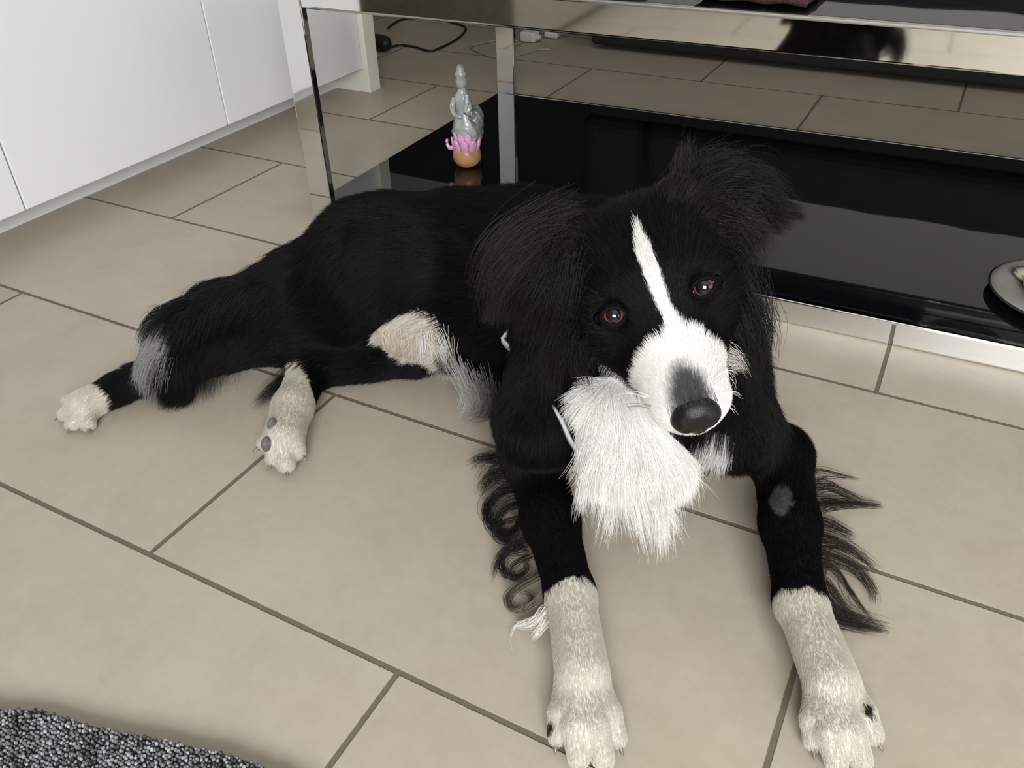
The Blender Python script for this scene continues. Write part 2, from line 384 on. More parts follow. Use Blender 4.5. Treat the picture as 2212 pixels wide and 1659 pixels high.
tube(bm, catmull([(-0.06, 0.02, 0.024), (-0.02, 0.01, 0.024), (0.012, 0.008, 0.022), (0.03, 0.012, 0.015)], 5), [0.020]*5+[0.022]*6+[0.021,0.02,0.014,0.010,0.008], 12)
obj('plug', bm, M['black_plastic'], pc, True)
# black sideboard of made-up form, added further back so that the shelf mirrors something dark
mu = tag(empty('stand_in', (-2.1, 2.75, 0)), 'black sideboard added in the back left corner to darken the glass shelf reflection', 'stand_in')
def mup(name, dims, bevel=0.003):
    x0, x1, y0, y1, z0, z1 = dims
    return boxobj(name, M['black_plastic'], (x0+2.1, x1+2.1, y0-2.75, y1-2.75, z0, z1), mu, bevel)
mup('carcass', (-2.75, -1.05, 2.77, 3.22, 0.05, 0.78))
for k in range(3): mup('door', (-2.745+k*0.565, -2.185+k*0.565, 2.750, 2.769, 0.07, 0.77))
for fx in (-2.70, -1.15):
    for fy in (2.81, 3.12): mup('foot', (fx, fx+0.05, fy, fy+0.05, 0.0, 0.05), 0.002)
pl = (-1.1879, 2.3264, 0.0000)
pr = tag(empty('charger', (pl[0], pl[1]+0.01, 0)), 'small white charger plug on the floor behind the back table leg', 'charger')
bm = bmesh.new(); box(bm, -0.028, 0.022, -0.018, 0.022, 0.001, 0.030); obj('body', bm, M['white_plastic'], pr, bevel=0.007, segs=3)
bm = bmesh.new(); box(bm, 0.022, 0.034, -0.008, 0.010, 0.010, 0.022); obj('connector', bm, M['white_plastic'], pr, bevel=0.003)
pl = (-1.1490, 2.3919, 0.0000)
bm = bmesh.new(); box(bm, pl[0]-0.022, pl[0]+0.024, pl[1], pl[1]+0.03, 0.001, 0.02)
tag(obj('adapter', bm, M['white_plastic'], bevel=0.006), 'second small white plastic piece on the floor, nearer the sofa', 'adapter')
bm = bmesh.new(); tube(bm, catmull([(-1.0892, 2.2678, 0.0040), (-1.1208, 2.2474, 0.0030), (-1.1438, 2.1817, 0.0030), (-1.1864, 2.1308, 0.0030), (-1.2399, 2.1462, 0.0030), (-1.3021, 2.1876, 0.0030), (-1.3139, 2.2354, 0.0030), (-1.2847, 2.2961, 0.0030), (-1.2210, 2.3183, 0.0040)], 8), 0.0026, 8)
tag(obj('charging_cable', bm, M['clear_plastic'], smooth=True), 'thin pale cable curving on the floor around the back table leg', 'cable')

# ------------------------------------------------------------------ grey loop-pile rug in the lower left corner
edge = catmull([(-0.6607, 0.1086, 0.0120), (-0.6103, 0.1320, 0.0120), (-0.5657, 0.1506, 0.0120), (-0.5411, 0.1622, 0.0120), (-0.5181, 0.1684, 0.0120), (-0.4853, 0.1751, 0.0120), (-0.4451, 0.1858, 0.0120), (-0.3988, 0.1991, 0.0120), (-0.3556, 0.2089, 0.0120), (-0.3099, 0.2139, 0.0120), (-0.2640, 0.2103, 0.0120)], 6)
poly = [(p[0], p[1]) for p in edge] + [(edge[-1][0]+0.02, edge[-1][1]-0.25), (edge[0][0]-0.1, edge[0][1]-0.30)]
rg = empty('rug', (-0.45, 0.0, 0))
tag(rg, 'dark grey speckled loop-pile rug, only its rounded edge in the bottom left corner', 'rug')
bm = bmesh.new()
b0 = [bm.verts.new((x+0.45, y, 0.0005)) for x, y in poly]; b1 = [bm.verts.new((x+0.45, y, 0.013)) for x, y in poly]
bm.faces.new(b1); bm.faces.new(b0[::-1])
for i in range(len(poly)):
    j = (i+1) % len(poly); bm.faces.new((b0[i], b0[j], b1[j], b1[i]))
obj('backing', bm, M['rug_base'], rg)
# loops: one mesh of small knots, too many to count
rs = np.random.RandomState(7)
PX = np.array(poly)
def inside(p):
    c = np.zeros(len(p), bool); j = len(PX)-1
    for i in range(len(PX)):
        a, b = PX[i], PX[j]
        k = ((a[1] > p[:, 1]) != (b[1] > p[:, 1])) & (p[:, 0] < (b[0]-a[0])*(p[:, 1]-a[1])/(b[1]-a[1]+1e-12)+a[0])
        c ^= k; j = i
    return c
lo, hi = PX.min(0), PX.max(0); st = 0.0031
gx, gy = np.meshgrid(np.arange(lo[0], hi[0], st), np.arange(max(lo[1], hi[1]-0.30), hi[1], st*0.9)); gx = gx + (np.arange(gx.shape[0]) % 2)[:, None]*st/2
pts = np.stack([gx.ravel(), gy.ravel()], 1) + rs.normal(0, 0.0005, (gx.size, 2))
pts = pts[inside(pts)]
ico = bmesh.new(); bmesh.ops.create_icosphere(ico, subdivisions=1, radius=1.0)
ico.verts.ensure_lookup_table()
iv = np.array([v.co[:] for v in ico.verts]); fi = np.array([[v.index for v in f.verts] for f in ico.faces]); ico.free()
K = len(pts)
sz = rs.uniform(0.0013, 0.0019, (K, 1, 1))
V = iv[None]*sz*np.array((1, 1, 1.5)) + np.concatenate([pts + (0.45, 0), 0.0142 + rs.uniform(-0.0008, 0.0012, (K, 1))], 1)[:, None]
F = (fi[None] + (np.arange(K)*len(iv))[:, None, None]).reshape(-1, 3)
me = bpy.data.meshes.new('pile'); me.from_pydata(V.reshape(-1, 3).tolist(), [], F.tolist())
tn = me.attributes.new('tone', 'FLOAT', 'POINT')
tn.data.foreach_set('value', np.repeat(np.clip(rs.beta(1.3, 2.6, K) + 0.12*np.sin(pts[:, 0]*90)*np.sin(pts[:, 1]*70), 0, 1), len(iv)).astype(np.float32))
me.materials.append(M['rug']); me.polygons.foreach_set('use_smooth', np.ones(len(F), bool))
po = bpy.data.objects.new('pile', me); COL.objects.link(po); po.parent = rg; po['kind'] = 'stuff'
# ------------------------------------------------------------------ the dog: a signed distance field, meshed by surface nets, then combed with hair
class Field:
    def __init__(self, lo, hi, h):
        self.lo = np.array(lo); self.h = h
        self.n = np.ceil((np.array(hi)-self.lo)/h).astype(int)+1
        self.f = np.full(tuple(self.n), 1.0, np.float32)
    def sub(self, lo, hi):
        a = np.clip(np.floor((np.array(lo)-self.lo)/self.h).astype(int), 0, self.n); b = np.clip(np.ceil((np.array(hi)-self.lo)/self.h).astype(int)+1, 0, self.n)
        sl = tuple(slice(i, j) for i, j in zip(a, b))
        ax = [self.lo[i]+self.h*np.arange(a[i], b[i]) for i in range(3)]
        g = np.stack(np.meshgrid(*ax, indexing='ij'), -1)
        return sl, g
    def add(self, prim, k):
        lo, hi = prim.bounds(); m = k + 3*self.h
        sl, g = self.sub(lo-m, hi+m)
        if g.size == 0: return
        d = prim.dist(g).astype(np.float32); a = self.f[sl]
        hh = np.maximum(k-np.abs(a-d), 0)/max(k, 1e-6)
        self.f[sl] = np.minimum(a, d) - hh*hh*k*0.25
    def cut(self, prim, k):
        lo, hi = prim.bounds(); m = k + 3*self.h
        sl, g = self.sub(lo-m, hi+m)
        d = -prim.dist(g).astype(np.float32); a = self.f[sl]
        hh = np.maximum(k-np.abs(a-d), 0)/max(k, 1e-6)
        self.f[sl] = np.maximum(a, d) + hh*hh*k*0.25
    def mesh(self):
        f = self.f; n = np.array(f.shape); s = f < 0
        c = [f[i:n[0]-1+i, j:n[1]-1+j, k:n[2]-1+k] for i in (0, 1) for j in (0, 1) for k in (0, 1)]
        off = [(i, j, k) for i in (0, 1) for j in (0, 1) for k in (0, 1)]
        cnt = sum((x < 0).astype(np.int8) for x in c)
        act = (cnt > 0) & (cnt < 8)
        idx = np.argwhere(act); vid = -np.ones(act.shape, np.int64); vid[act] = np.arange(len(idx))
        vals = np.stack([x[act] for x in c], 1).astype(float)
        acc = np.zeros((len(idx), 3)); num = np.zeros(len(idx))
        for a in range(8):
            for b in range(a+1, 8):
                if sum(abs(off[a][t]-off[b][t]) for t in range(3)) != 1: continue
                va, vb = vals[:, a], vals[:, b]; cr = (va < 0) != (vb < 0)
                t = np.where(cr, va/np.where(cr, va-vb, 1), 0)
                p = np.array(off[a])[None] + t[:, None]*(np.array(off[b])-np.array(off[a]))[None]
                acc += np.where(cr[:, None], p, 0); num += cr
        V = self.lo + self.h*(idx + acc/num[:, None])
        Q = []
        for ax in range(3):
            u, v = [(1, 2), (2, 0), (0, 1)][ax]
            sa = [slice(None)]*3; sb = [slice(None)]*3
            sa[ax] = slice(0, -1); sb[ax] = slice(1, None)
            A, B = s[tuple(sa)], s[tuple(sb)]
            e = np.argwhere(A != B)
            ok = (e[:, u] > 0) & (e[:, v] > 0) & (e[:, u] < n[u]-1) & (e[:, v] < n[v]-1); e = e[ok]
            flip = A[tuple(e.T)]
            def at(du, dv):
                q = e.copy(); q[:, u] -= du; q[:, v] -= dv
                return vid[tuple(q.T)]
            q = np.stack([at(1, 1), at(0, 1), at(0, 0), at(1, 0)], 1)
            q[~flip] = q[~flip][:, ::-1]; Q.append(q)
        return V, np.concatenate(Q)
class Cone:                                             # round cone between two points
    def __init__(self, a, b, ra, rb, sq=None): self.a, self.b, self.ra, self.rb = np.array(a, float), np.array(b, float), ra, rb
    def bounds(self): return np.minimum(self.a-self.ra, self.b-self.rb), np.maximum(self.a+self.ra, self.b+self.rb)
    def dist(self, p):
        ba = self.b-self.a; t = np.clip(((p-self.a)@ba)/(ba@ba), 0, 1)
        return np.linalg.norm(p-self.a-t[..., None]*ba, axis=-1) - (self.ra+(self.rb-self.ra)*t)
class Ell:                                              # ellipsoid with its own axes (rows of R)
    def __init__(self, c, r, R=None): self.c, self.r, self.R = np.array(c, float), np.array(r, float), np.eye(3) if R is None else np.array(R, float)
    def bounds(self): e = np.abs(self.R.T)@self.r; return self.c-e, self.c+e
    def dist(self, p):
        q = (p-self.c)@self.R.T; k0 = np.linalg.norm(q/self.r, axis=-1); k1 = np.linalg.norm(q/(self.r**2), axis=-1)
        return k0*(k0-1)/np.maximum(k1, 1e-9)
class Tri:                                              # thick rounded triangle: an ear flap
    def __init__(self, a, b, c, r): self.v = [np.array(x, float) for x in (a, b, c)]; self.rad = r
    def bounds(self): return np.min(self.v, 0)-self.rad, np.max(self.v, 0)+self.rad
    def dist(self, p):
        a, b, c = self.v; n = np.cross(b-a, a-c)
        def dot2(x): return (x*x).sum(-1)
        def edge(o, e, q): t = np.clip((q@e)/(e@e), 0, 1); return dot2(e*t[..., None]-q)
        pa, pb, pc = p-a, p-b, p-c; ba, cb, ac = b-a, c-b, a-c
        ins = np.sign(pa@np.cross(ba, n))+np.sign(pb@np.cross(cb, n))+np.sign(pc@np.cross(ac, n)) < 2
        e = np.minimum(np.minimum(edge(a, ba, pa), edge(b, cb, pb)), edge(c, ac, pc))
        return np.sqrt(np.where(ins, e, (pa@n)**2/(n@n))) - self.rad

# head frame: origin between the eyes, x to the dog's left, y along the muzzle, z up out of the forehead (centimetres)
HO = np.array((-0.161502, 0.521907, 0.305011)); HX = np.array((0.817920, 0.487147, 0.306094)); HY = np.array((0.572792, -0.739433, -0.353764)); HZ = np.array((-0.054001, -0.464679, 0.883831))
def hw(x, y, z): return HO + 0.01*(x*HX + y*HY + z*HZ)
HR = np.array([HX, HY, HZ])
def hl(p): return (p-HO)@HR.T*100
def HC(a, b, ra, rb): return Cone(hw(*a), hw(*b), ra*0.01, rb*0.01)
def HE(c, r): return Ell(hw(*c), np.array(r)*0.01, HR)
def HT(a, b, c, r): return Tri(hw(*a), hw(*b), hw(*c), r*0.01)

PR = []           # every primitive with the coat that grows on it
def P(prim, k, region, flow, **kw): PR.append(dict(p=prim, k=k, region=region, flow=np.array(flow, float), **kw))
def chain(pts, rad, k, region, **kw):
    pts = [np.array(q, float) for q in pts]
    for a, b, ra, rb in zip(pts, pts[1:], rad, rad[1:]):
        d = (b-a)/np.linalg.norm(b-a); P(Cone(a, b, ra, rb), k, region, kw.get('flow', d))
# trunk, from the chest back along the spine
CH = np.array((-0.205, 0.688, 0.116)); WI = np.array((-0.275, 0.745, 0.150)); MID = np.array((-0.405, 0.795, 0.128)); LOIN = np.array((-0.505, 0.800, 0.122)); PEL = np.array((-0.610, 0.765, 0.112)); RUMP = np.array((-0.680, 0.715, 0.088))
P(Cone(CH, WI, 0.088, 0.100), 0.05, 'chest', (-0.7, 0.5, -0.4))
P(Cone(WI, MID, 0.104, 0.100), 0.05, 'back', (-0.9, 0.35, -0.25))
P(Cone(MID, LOIN, 0.100, 0.086), 0.05, 'back', (-1, 0.1, -0.2))
P(Cone(LOIN, PEL, 0.086, 0.083), 0.05, 'back', (-0.95, -0.2, -0.25))
P(Cone(PEL, RUMP, 0.083, 0.056), 0.05, 'rump', (-0.8, -0.45, -0.4))
# neck
P(Cone(hw(0, -7.0, -4.6), (-0.205, 0.665, 0.19), 0.055, 0.082), 0.05, 'neck', (-0.35, 0.45, -0.75))
P(Cone(hw(0, -4.0, -6.5), (-0.165, 0.635, 0.155), 0.046, 0.062), 0.05, 'throat', (0.1, 0.0, -1))
P(Cone((-0.2025, 0.5390, 0.1866), (-0.1829, 0.5322, 0.1375), 0.019, 0.029), 0.015, 'bib', (0.12, -0.25, -1.0))
P(Cone((-0.1896, 0.5446, 0.1676), (-0.1551, 0.5536, 0.1210), 0.018, 0.024), 0.015, 'bib', (0.15, -0.25, -1.0))
# shoulders
P(Cone((-0.285, 0.660, 0.165), (-0.288, 0.590, 0.10), 0.058, 0.044), 0.04, 'shoulder', (-0.2, -0.3, -0.9))
P(Cone((-0.170, 0.690, 0.145), (-0.122, 0.650, 0.11), 0.046, 0.036), 0.04, 'shoulder', (0.2, -0.3, -0.9))
# near (image left) foreleg
eL = np.array((-0.2993, 0.5888, 0.0500)); wL = np.array((-0.1940, 0.4518, 0.0340)); kL = np.array((-0.1534, 0.3869, 0.0280)); tL = np.array((-0.1345, 0.3537, 0.0200))
P(Cone((-0.288, 0.590, 0.10), eL, 0.041, 0.030), 0.03, 'upperarm', (0.1, -0.5, -0.8))
chain([eL, (eL+wL)/2, wL], (0.029, 0.0245, 0.0200), 0.015, 'foreleg')
chain([wL, kL], (0.0200, 0.0215), 0.012, 'paw')
# far (image right) foreleg
eR = np.array((-0.0692, 0.6878, 0.0620)); wR = np.array((-0.0129, 0.5350, 0.0340)); kR = np.array((0.0268, 0.4707, 0.0280)); tR = np.array((0.0443, 0.4408, 0.0200))
P(Cone((-0.122, 0.652, 0.115), eR, 0.034, 0.026), 0.03, 'upperarm', (0.3, -0.5, -0.8))
chain([eR, (eR+wR)/2, wR], (0.028, 0.0245, 0.0200), 0.015, 'foreleg')
chain([wR, kR], (0.0200, 0.0215), 0.012, 'paw')
TOES = []
def forepaw(toes):
    for base, mid, tip, r in toes:
        base, mid, tip = np.array(base), np.array(mid), np.array(tip); d = (tip-base)/np.linalg.norm(tip-base)
        P(Cone(base, mid, r*1.12, r*1.06), 0.005, 'paw', d); P(Cone(mid, tip, r*1.06, r*0.84), 0.003, 'paw', (tip-mid)/np.linalg.norm(tip-mid)); TOES.append((tip, (tip-mid)/np.linalg.norm(tip-mid), r*0.84))
forepaw((((-0.1616, 0.3763, 0.0220), (-0.1561, 0.3523, 0.0190), (-0.1526, 0.3390, 0.0100), 0.0088), ((-0.1524, 0.3720, 0.0250), (-0.1404, 0.3448, 0.0220), (-0.1304, 0.3294, 0.0110), 0.0096), ((-0.1445, 0.3761, 0.0250), (-0.1267, 0.3518, 0.0220), (-0.1134, 0.3369, 0.0110), 0.0096), ((-0.1399, 0.3864, 0.0220), (-0.1226, 0.3694, 0.0190), (-0.1111, 0.3585, 0.0100), 0.0088)))
forepaw((((0.0195, 0.4584, 0.0220), (0.0213, 0.4364, 0.0190), (0.0252, 0.4257, 0.0100), 0.0088), ((0.0269, 0.4543, 0.0250), (0.0349, 0.4281, 0.0220), (0.0439, 0.4148, 0.0110), 0.0096), ((0.0351, 0.4594, 0.0250), (0.0486, 0.4373, 0.0220), (0.0603, 0.4253, 0.0110), 0.0096), ((0.0411, 0.4732, 0.0220), (0.0544, 0.4601, 0.0190), (0.0652, 0.4519, 0.0100), 0.0088)))
# upper hind leg: thigh, shin going back under the tail, paw far left
hipU = np.array((-0.590, 0.725, 0.135)); kneeU = np.array((-0.545, 0.735, 0.142)); hockU = np.array((-0.7783, 0.5811, 0.0400)); mtU = np.array((-0.8301, 0.5031, 0.0220)); pawU = np.array((-0.8441, 0.4650, 0.0180))
P(Cone(hipU, kneeU, 0.072, 0.048), 0.04, 'thigh', (-0.3, -0.2, -0.9))
P(Cone(kneeU, (np.array((-0.6742, 0.6639, 0.0620))), 0.048, 0.040), 0.04, 'thigh', (-0.9, -0.3, -0.3))
chain([(-0.6742, 0.6639, 0.0620), hockU], (0.040, 0.026), 0.03, 'hindleg')
chain([hockU, mtU], (0.024, 0.0175), 0.02, 'hindleg')
chain([mtU, pawU], (0.0175, 0.020), 0.012, 'hindpaw')
for q in (((-0.8779, 0.4661, 0.0110)), ((-0.8616, 0.4474, 0.0100)), ((-0.8379, 0.4390, 0.0100)), ((-0.8218, 0.4470, 0.0100))):
    q = np.array(q); d = q-pawU; P(Cone(pawU+d*0.1, q, 0.011, 0.0085), 0.008, 'hindpaw', d/np.linalg.norm(d)); TOES.append((q, d/np.linalg.norm(d), 0.0085))
# lower hind leg: shin on the floor, hock, foot turned so that its pads show
kneeD = np.array((-0.5347, 0.7239, 0.0260)); hockD = np.array((-0.6348, 0.6367, 0.0300)); mtD = np.array((-0.6059, 0.5658, 0.0260)); pawD = np.array((-0.5774, 0.5155, 0.0240))
chain([(-0.535, 0.745, 0.055), kneeD], (0.038, 0.021), 0.03, 'thigh')
chain([kneeD, hockD], (0.024, 0.025), 0.02, 'hindleg')
chain([hockD, mtD], (0.0235, 0.0215), 0.014, 'hindfoot')
chain([mtD, pawD], (0.0215, 0.0225), 0.012, 'hindfoot')
for q, rr in (((-0.5748, 0.4942, 0.0140), 0.010), ((-0.5559, 0.4923, 0.0140), 0.011), ((-0.5584, 0.5131, 0.0160), 0.011), ((-0.5857, 0.4960, 0.0300), 0.009)):
    q = np.array(q); d = q-pawD; P(Cone(pawD+d*0.1, q, rr*1.1, rr*0.9), 0.007, 'hindfoot', d/np.linalg.norm(d)); TOES.append((q, d/np.linalg.norm(d), rr))
# belly seen between thigh and floor
P(Cone((-0.345, 0.715, 0.085), (-0.5247, 0.7007, 0.0740), 0.050, 0.026), 0.02, 'belly', (-0.6, -0.2, -0.8))
# tail
TAIL = [np.array(q) for q in ((-0.690, 0.705, 0.110), (-0.7167, 0.6547, 0.0980), (-0.7623, 0.6260, 0.0880), (-0.7823, 0.5836, 0.0760), (-0.7756, 0.5499, 0.0580), (-0.7663, 0.5455, 0.0220))]
for a, b, ra, rb in zip(TAIL, TAIL[1:], (0.034, 0.028, 0.026, 0.024, 0.017), (0.028, 0.026, 0.024, 0.017, 0.006)):
    P(Cone(a, b, ra, rb), 0.03, 'tail', (b-a)/np.linalg.norm(b-a)*0.35 + np.array((-0.25, -0.3, -0.9)))
# head
def HF(x, y, z): v = x*HX+y*HY+z*HZ; return v/np.linalg.norm(v)
P(HE((0, -4.2, -0.9), (4.8, 5.5, 3.5)), 0.02, 'skull', HF(0, -1, -0.2))
P(HC((2.3, -1.0, 0.0), (2.2, -4.3, 0.2), 1.9, 2.4), 0.02, 'skull', HF(0.1, -1, 0))
P(HC((-2.3, -1.0, 0.0), (-2.2, -4.3, 0.2), 1.9, 2.4), 0.02, 'skull', HF(-0.1, -1, 0))
P(HC((0, -1.5, -0.6), (0, 2.2, -1.7), 3.2, 2.5), 0.015, 'face', HF(0, -1, 0.1))
P(HC((0, 1.8, -2.0), (0, 7.6, -2.6), 2.85, 2.3), 0.012, 'muzzle', HF(0, -1, 0.15))
for s in (-1, 1):
    P(HC((s*1.55, 3.5, -3.1), (s*1.35, 7.2, -3.1), 1.85, 1.5), 0.01, 'lip', HF(s*0.25, -1, -0.35))
    P(HE((s*3.7, -2.6, -3.2), (3.1, 4.2, 3.6)), 0.02, 'cheek', HF(s*0.45, -0.75, -0.6))
for s in (-1, 1): P(HC((s*3.6, -1.5, -4.4), (s*2.5, 2.9, -4.4), 2.1, 1.35), 0.012, 'cheek', HF(s*0.3, -1, -0.5))
P(HC((0, -1, -5.6), (0, 6.6, -4.7), 2.1, 1.25), 0.012, 'jaw', HF(0, -1, -0.3))
for s in (-1, 1):
    A1, B1, C1, D1 = (s*4.0, -6.9, 1.9), (s*8.4, -6.6, 1.6), (s*(11.2 if s > 0 else 12.0), -4.8, -0.7), (s*6.2, -3.4, -1.2)
    P(HT(A1, B1, D1, 0.55), 0.014, 'ear', HF(s*0.9, 0.25, -0.45)); P(HT(B1, C1, D1, 0.45), 0.014, 'ear', HF(s*0.8, 0.5, -0.6))
    P(HC((s*3.6, -6.6, 0.8), (s*4.8, -4.0, -0.8), 1.9, 1.7), 0.02, 'earbase', HF(s*0.8, -0.4, 0.2))
FD = Field((-0.98, 0.28, -0.012), (0.10, 0.96, 0.40), 0.0038)
for q in PR: FD.add(q['p'], q['k'])
EYES = [(hw(-3.42, 0.10, -0.10), -1), (hw(3.42, 0.10, -0.10), 1)]
CAMP = np.array((0, 0, CAM_H))
for c, s in EYES:                                       # sockets
    g = (CAMP-c)/np.linalg.norm(CAMP-c)
    FD.cut(Ell(c+g*0.010, (0.0125,)*3), 0.006)
gz = FD.lo[2] + FD.h*np.arange(FD.n[2])
FD.f = np.maximum(FD.f, (0.0035-gz)[None, None, :].astype(np.float32))
BV, BQ = FD.mesh()
me = bpy.data.meshes.new('dog'); me.from_pydata(BV.tolist(), [], BQ.tolist()); me.update()
me.polygons.foreach_set('use_smooth', np.ones(len(BQ), bool))
dog = bpy.data.objects.new('dog', me); COL.objects.link(dog)
tag(dog, 'black and white long-haired dog lying on the beige tiles, looking up', 'dog')
# ------------------------------------------------------------------ coat colour, as the dog carries it
#            length  lift  gravity radius(mm) density
REG = dict(chest=(.030, .32, 1.2, .13, 1.0), neck=(.034, .34, 1.0, .13, 1.0), throat=(.034, .35, 1.5, .13, 1.0), back=(.020, .17, .5, .13, 1.0),
           rump=(.024, .20, .8, .13, 1.0), shoulder=(.022, .20, .8, .13, 1.0), upperarm=(.015, .16, .6, .12, 1.2), foreleg=(.0080, .14, .2, .11, 2.2),
           paw=(.0058, .10, .2, .11, 2.6), thigh=(.018, .15, .7, .13, 1.0), hindleg=(.014, .25, .5, .16, 1.2), hindpaw=(.0058, .10, .2, .11, 2.4),
           hindfoot=(.0058, .10, .2, .11, 2.4), belly=(.020, .35, 1.6, .16, 1.2), tail=(.066, .32, 3.2, .15, 1.6), bib=(.030, .14, 1.2, .12, 2.2), skull=(.010, .16, .2, .11, 2.2),
           face=(.0060, .16, .1, .09, 4.0), muzzle=(.0055, .10, .1, .085, 5.0), lip=(.0052, .10, .4, .085, 5.0), cheek=(.019, .22, .8, .11, 2.2),
           jaw=(.010, .2, .8, .10, 3.0), ear=(.020, .20, 1.0, .12, 2.0), earbase=(.020, .30, .6, .15, 1.8))
RN = list(REG); RV = np.array([REG[k] for k in RN])
def noise3(p, f, seed):                                 # cheap smooth noise in -1..1
    r = np.random.RandomState(seed); o = np.zeros(len(p))
    for k in range(5):
        w = r.normal(0, 1, 3); w /= np.linalg.norm(w); o += np.sin(p@w*f*r.uniform(0.6, 1.6)*6.283 + r.uniform(0, 6.28))
    return o/5*1.6
def fields(p):
    D = np.stack([q['p'].dist(p) for q in PR], 1)
    w = np.exp(-np.clip(D-D.min(1, keepdims=True), 0, 0.2)/0.016)
    ri = np.array([RN.index(q['region']) for q in PR])
    fl = w@np.array([q['flow']/np.linalg.norm(q['flow']) for q in PR])
    par = (w@RV[ri])/w.sum(1, keepdims=True)
    return ri[D.argmin(1)], fl, par
def sstep(a, b, x): t = np.clip((x-a)/(b-a), 0, 1); return t*t*(3-2*t)
BLACK = np.array((0.0020, 0.0021, 0.0024)); PAWC = np.array((0.585, 0.55, 0.475)); WHITE = np.array((0.78, 0.77, 0.735)); CREAM = np.array((0.74, 0.64, 0.52)); GREY = np.array((0.30, 0.30, 0.30))
def R_in(reg, names): return np.isin(reg, [RN.index(n) for n in names])
WRU = mtU + 0.42*(pawU-mtU)
def whiteness(p, reg, jit):
    """how white the coat is at each point, 0..1, and a warm share"""
    w = np.zeros(len(p)); warm = np.zeros(len(p))
    n1 = noise3(p, 60, 1)*0.5 + jit
    legd = np.stack([Cone(e, k, 0, 0).dist(p) for e, k in ((eL, tL), (eR, tR))], 1).argmin(1)
    for li, (e, wr) in enumerate(((eL, wL), (eR, wR))):       # socks
        d = (wr-e)/np.linalg.norm(wr-e); t = (p-wr)@d
        near = (legd == li) & (np.linalg.norm(p-wr, axis=1) < 0.26)
        w = np.maximum(w, (R_in(reg, ['foreleg', 'paw']) & near & (t + 0.0045*n1 > -0.001)).astype(float))
    d = (pawU-mtU)/np.linalg.norm(pawU-mtU)
    w = np.maximum(w, (R_in(reg, ['hindpaw', 'hindleg']) & ((p-WRU)@d + 0.004*n1 > 0) & (np.linalg.norm(p-pawU, axis=1) < 0.09)))
    d = (pawD-hockD)/np.linalg.norm(pawD-hockD); side = np.cross(d, (0, 0, 1.0)); t = (p-hockD)@d; s = (p-hockD)@side
    w = np.maximum(w, (R_in(reg, ['hindfoot', 'hindleg']) & (t + 0.3*s + 0.003*n1 > 0.018) & (np.linalg.norm(p-pawD, axis=1) < 0.125) & (s*HS > -0.5*t + 0.012)))
    g = np.linalg.norm((p-BELLY)/np.array((0.062, 0.065, 0.044)), axis=1)
    b = (g + 0.12*n1 < 1) & R_in(reg, ['belly'])
    w = np.maximum(w, b); warm = np.maximum(warm, b*0.55)
    warm[(w > 0.5) & R_in(reg, ['foreleg', 'paw', 'hindpaw', 'hindfoot', 'hindleg'])] = -1
    # face, in head coordinates
    q = hl(p); x, y, z = q.T; hd = R_in(reg, ['skull', 'face', 'muzzle', 'lip', 'jaw', 'cheek'])
    dn = 0.81*y - 0.59*z
    cx = np.interp(dn, (-6.2, -3, -0.5, 1.0, 2.6), (0.22, 0.10, 0.12, 0.25, 0.45))
    hwid = np.interp(dn, (-5.9, -4.9, -3.4, -1.5, 0.2, 1.6, 2.4, 3.2), (0.0, 0.32, 0.58, 0.58, 0.44, 0.44, 0.72, 1.8))
    blaze = hd & (np.abs(x-cx) + 0.10*n1 < hwid) & (dn > -6.3) & (z > -3.2)
    edge = 3.55 + 0.22*np.abs(x) + 0.30*n1
    mz = hd & (y > edge) & R_in(reg, ['muzzle', 'lip', 'jaw', 'face'])
    chin = R_in(reg, ['jaw']) & (y > 4.3)
    w = np.maximum(w, np.maximum(blaze, np.maximum(mz, chin)))
    gn = np.clip(1.15 - np.hypot((x-0.05)/1.45, (y-8.8)/2.7) + 0.14*n1, 0, 1)*(z > -2.2)*hd
    w = np.where(gn > 0.02, w*np.clip(1-2.2*gn, 0.08, 1), w)
    # bib on throat and chest, small patch right of it, grey wisps under the brisket
    a, bq = BIB; t = np.clip(((p-a)@(bq-a))/((bq-a)@(bq-a)), 0, 1); dd = np.linalg.norm(p-a-t[:, None]*(bq-a), axis=1)
    w = np.maximum(w, ((dd + 0.004*n1 < BIBR) & R_in(reg, ['throat', 'chest'])) | R_in(reg, ['bib']))
    w = np.maximum(w, 0.75*(np.linalg.norm(p-PATCH, axis=1) + 0.005*n1 < 0.021))
    w = np.maximum(w, 0.08*((np.linalg.norm((p-WISP)/np.array((1.6, 1, 1)), axis=1) + 0.008*n1 < 0.030)))
    sv = p-SHAVE; sa = sv@SHD; sv = np.linalg.norm(sv-sa[:, None]*SHD, axis=1); w = np.maximum(w, 0.062*(np.hypot(sa/0.021, sv/0.0125*(1.0-0.25*np.clip(sa/0.02, -1, 1))) + 0.10*n1 < 1))
    w = np.maximum(w, 0.33*(R_in(reg, ['tail']) & (np.linalg.norm((p-STREAK)/np.array((0.034, 0.036, 0.048)), axis=1) + 0.25*n1 < 1)))
    for c, rr in SPOTS: w = np.where(np.linalg.norm((p-c)/np.array((1, 1, 1.2)), axis=1) + 0.002*n1 < rr, 0.02, w)
    return w, warm
def unit0(v): return v/np.linalg.norm(v)
HS = 1.0
BELLY = np.array((-0.5171, 0.6903, 0.0800)); BIB = (np.array((-0.225, 0.590, 0.150)), np.array((-0.180, 0.595, 0.100))); BIBR = 0.028; SHD = unit0(eR-wR); SPOTS = ((np.array((0.0554, 0.4584, 0.0220)), 0.0065), (np.array((-0.1578, 0.3406, 0.0140)), 0.0055))
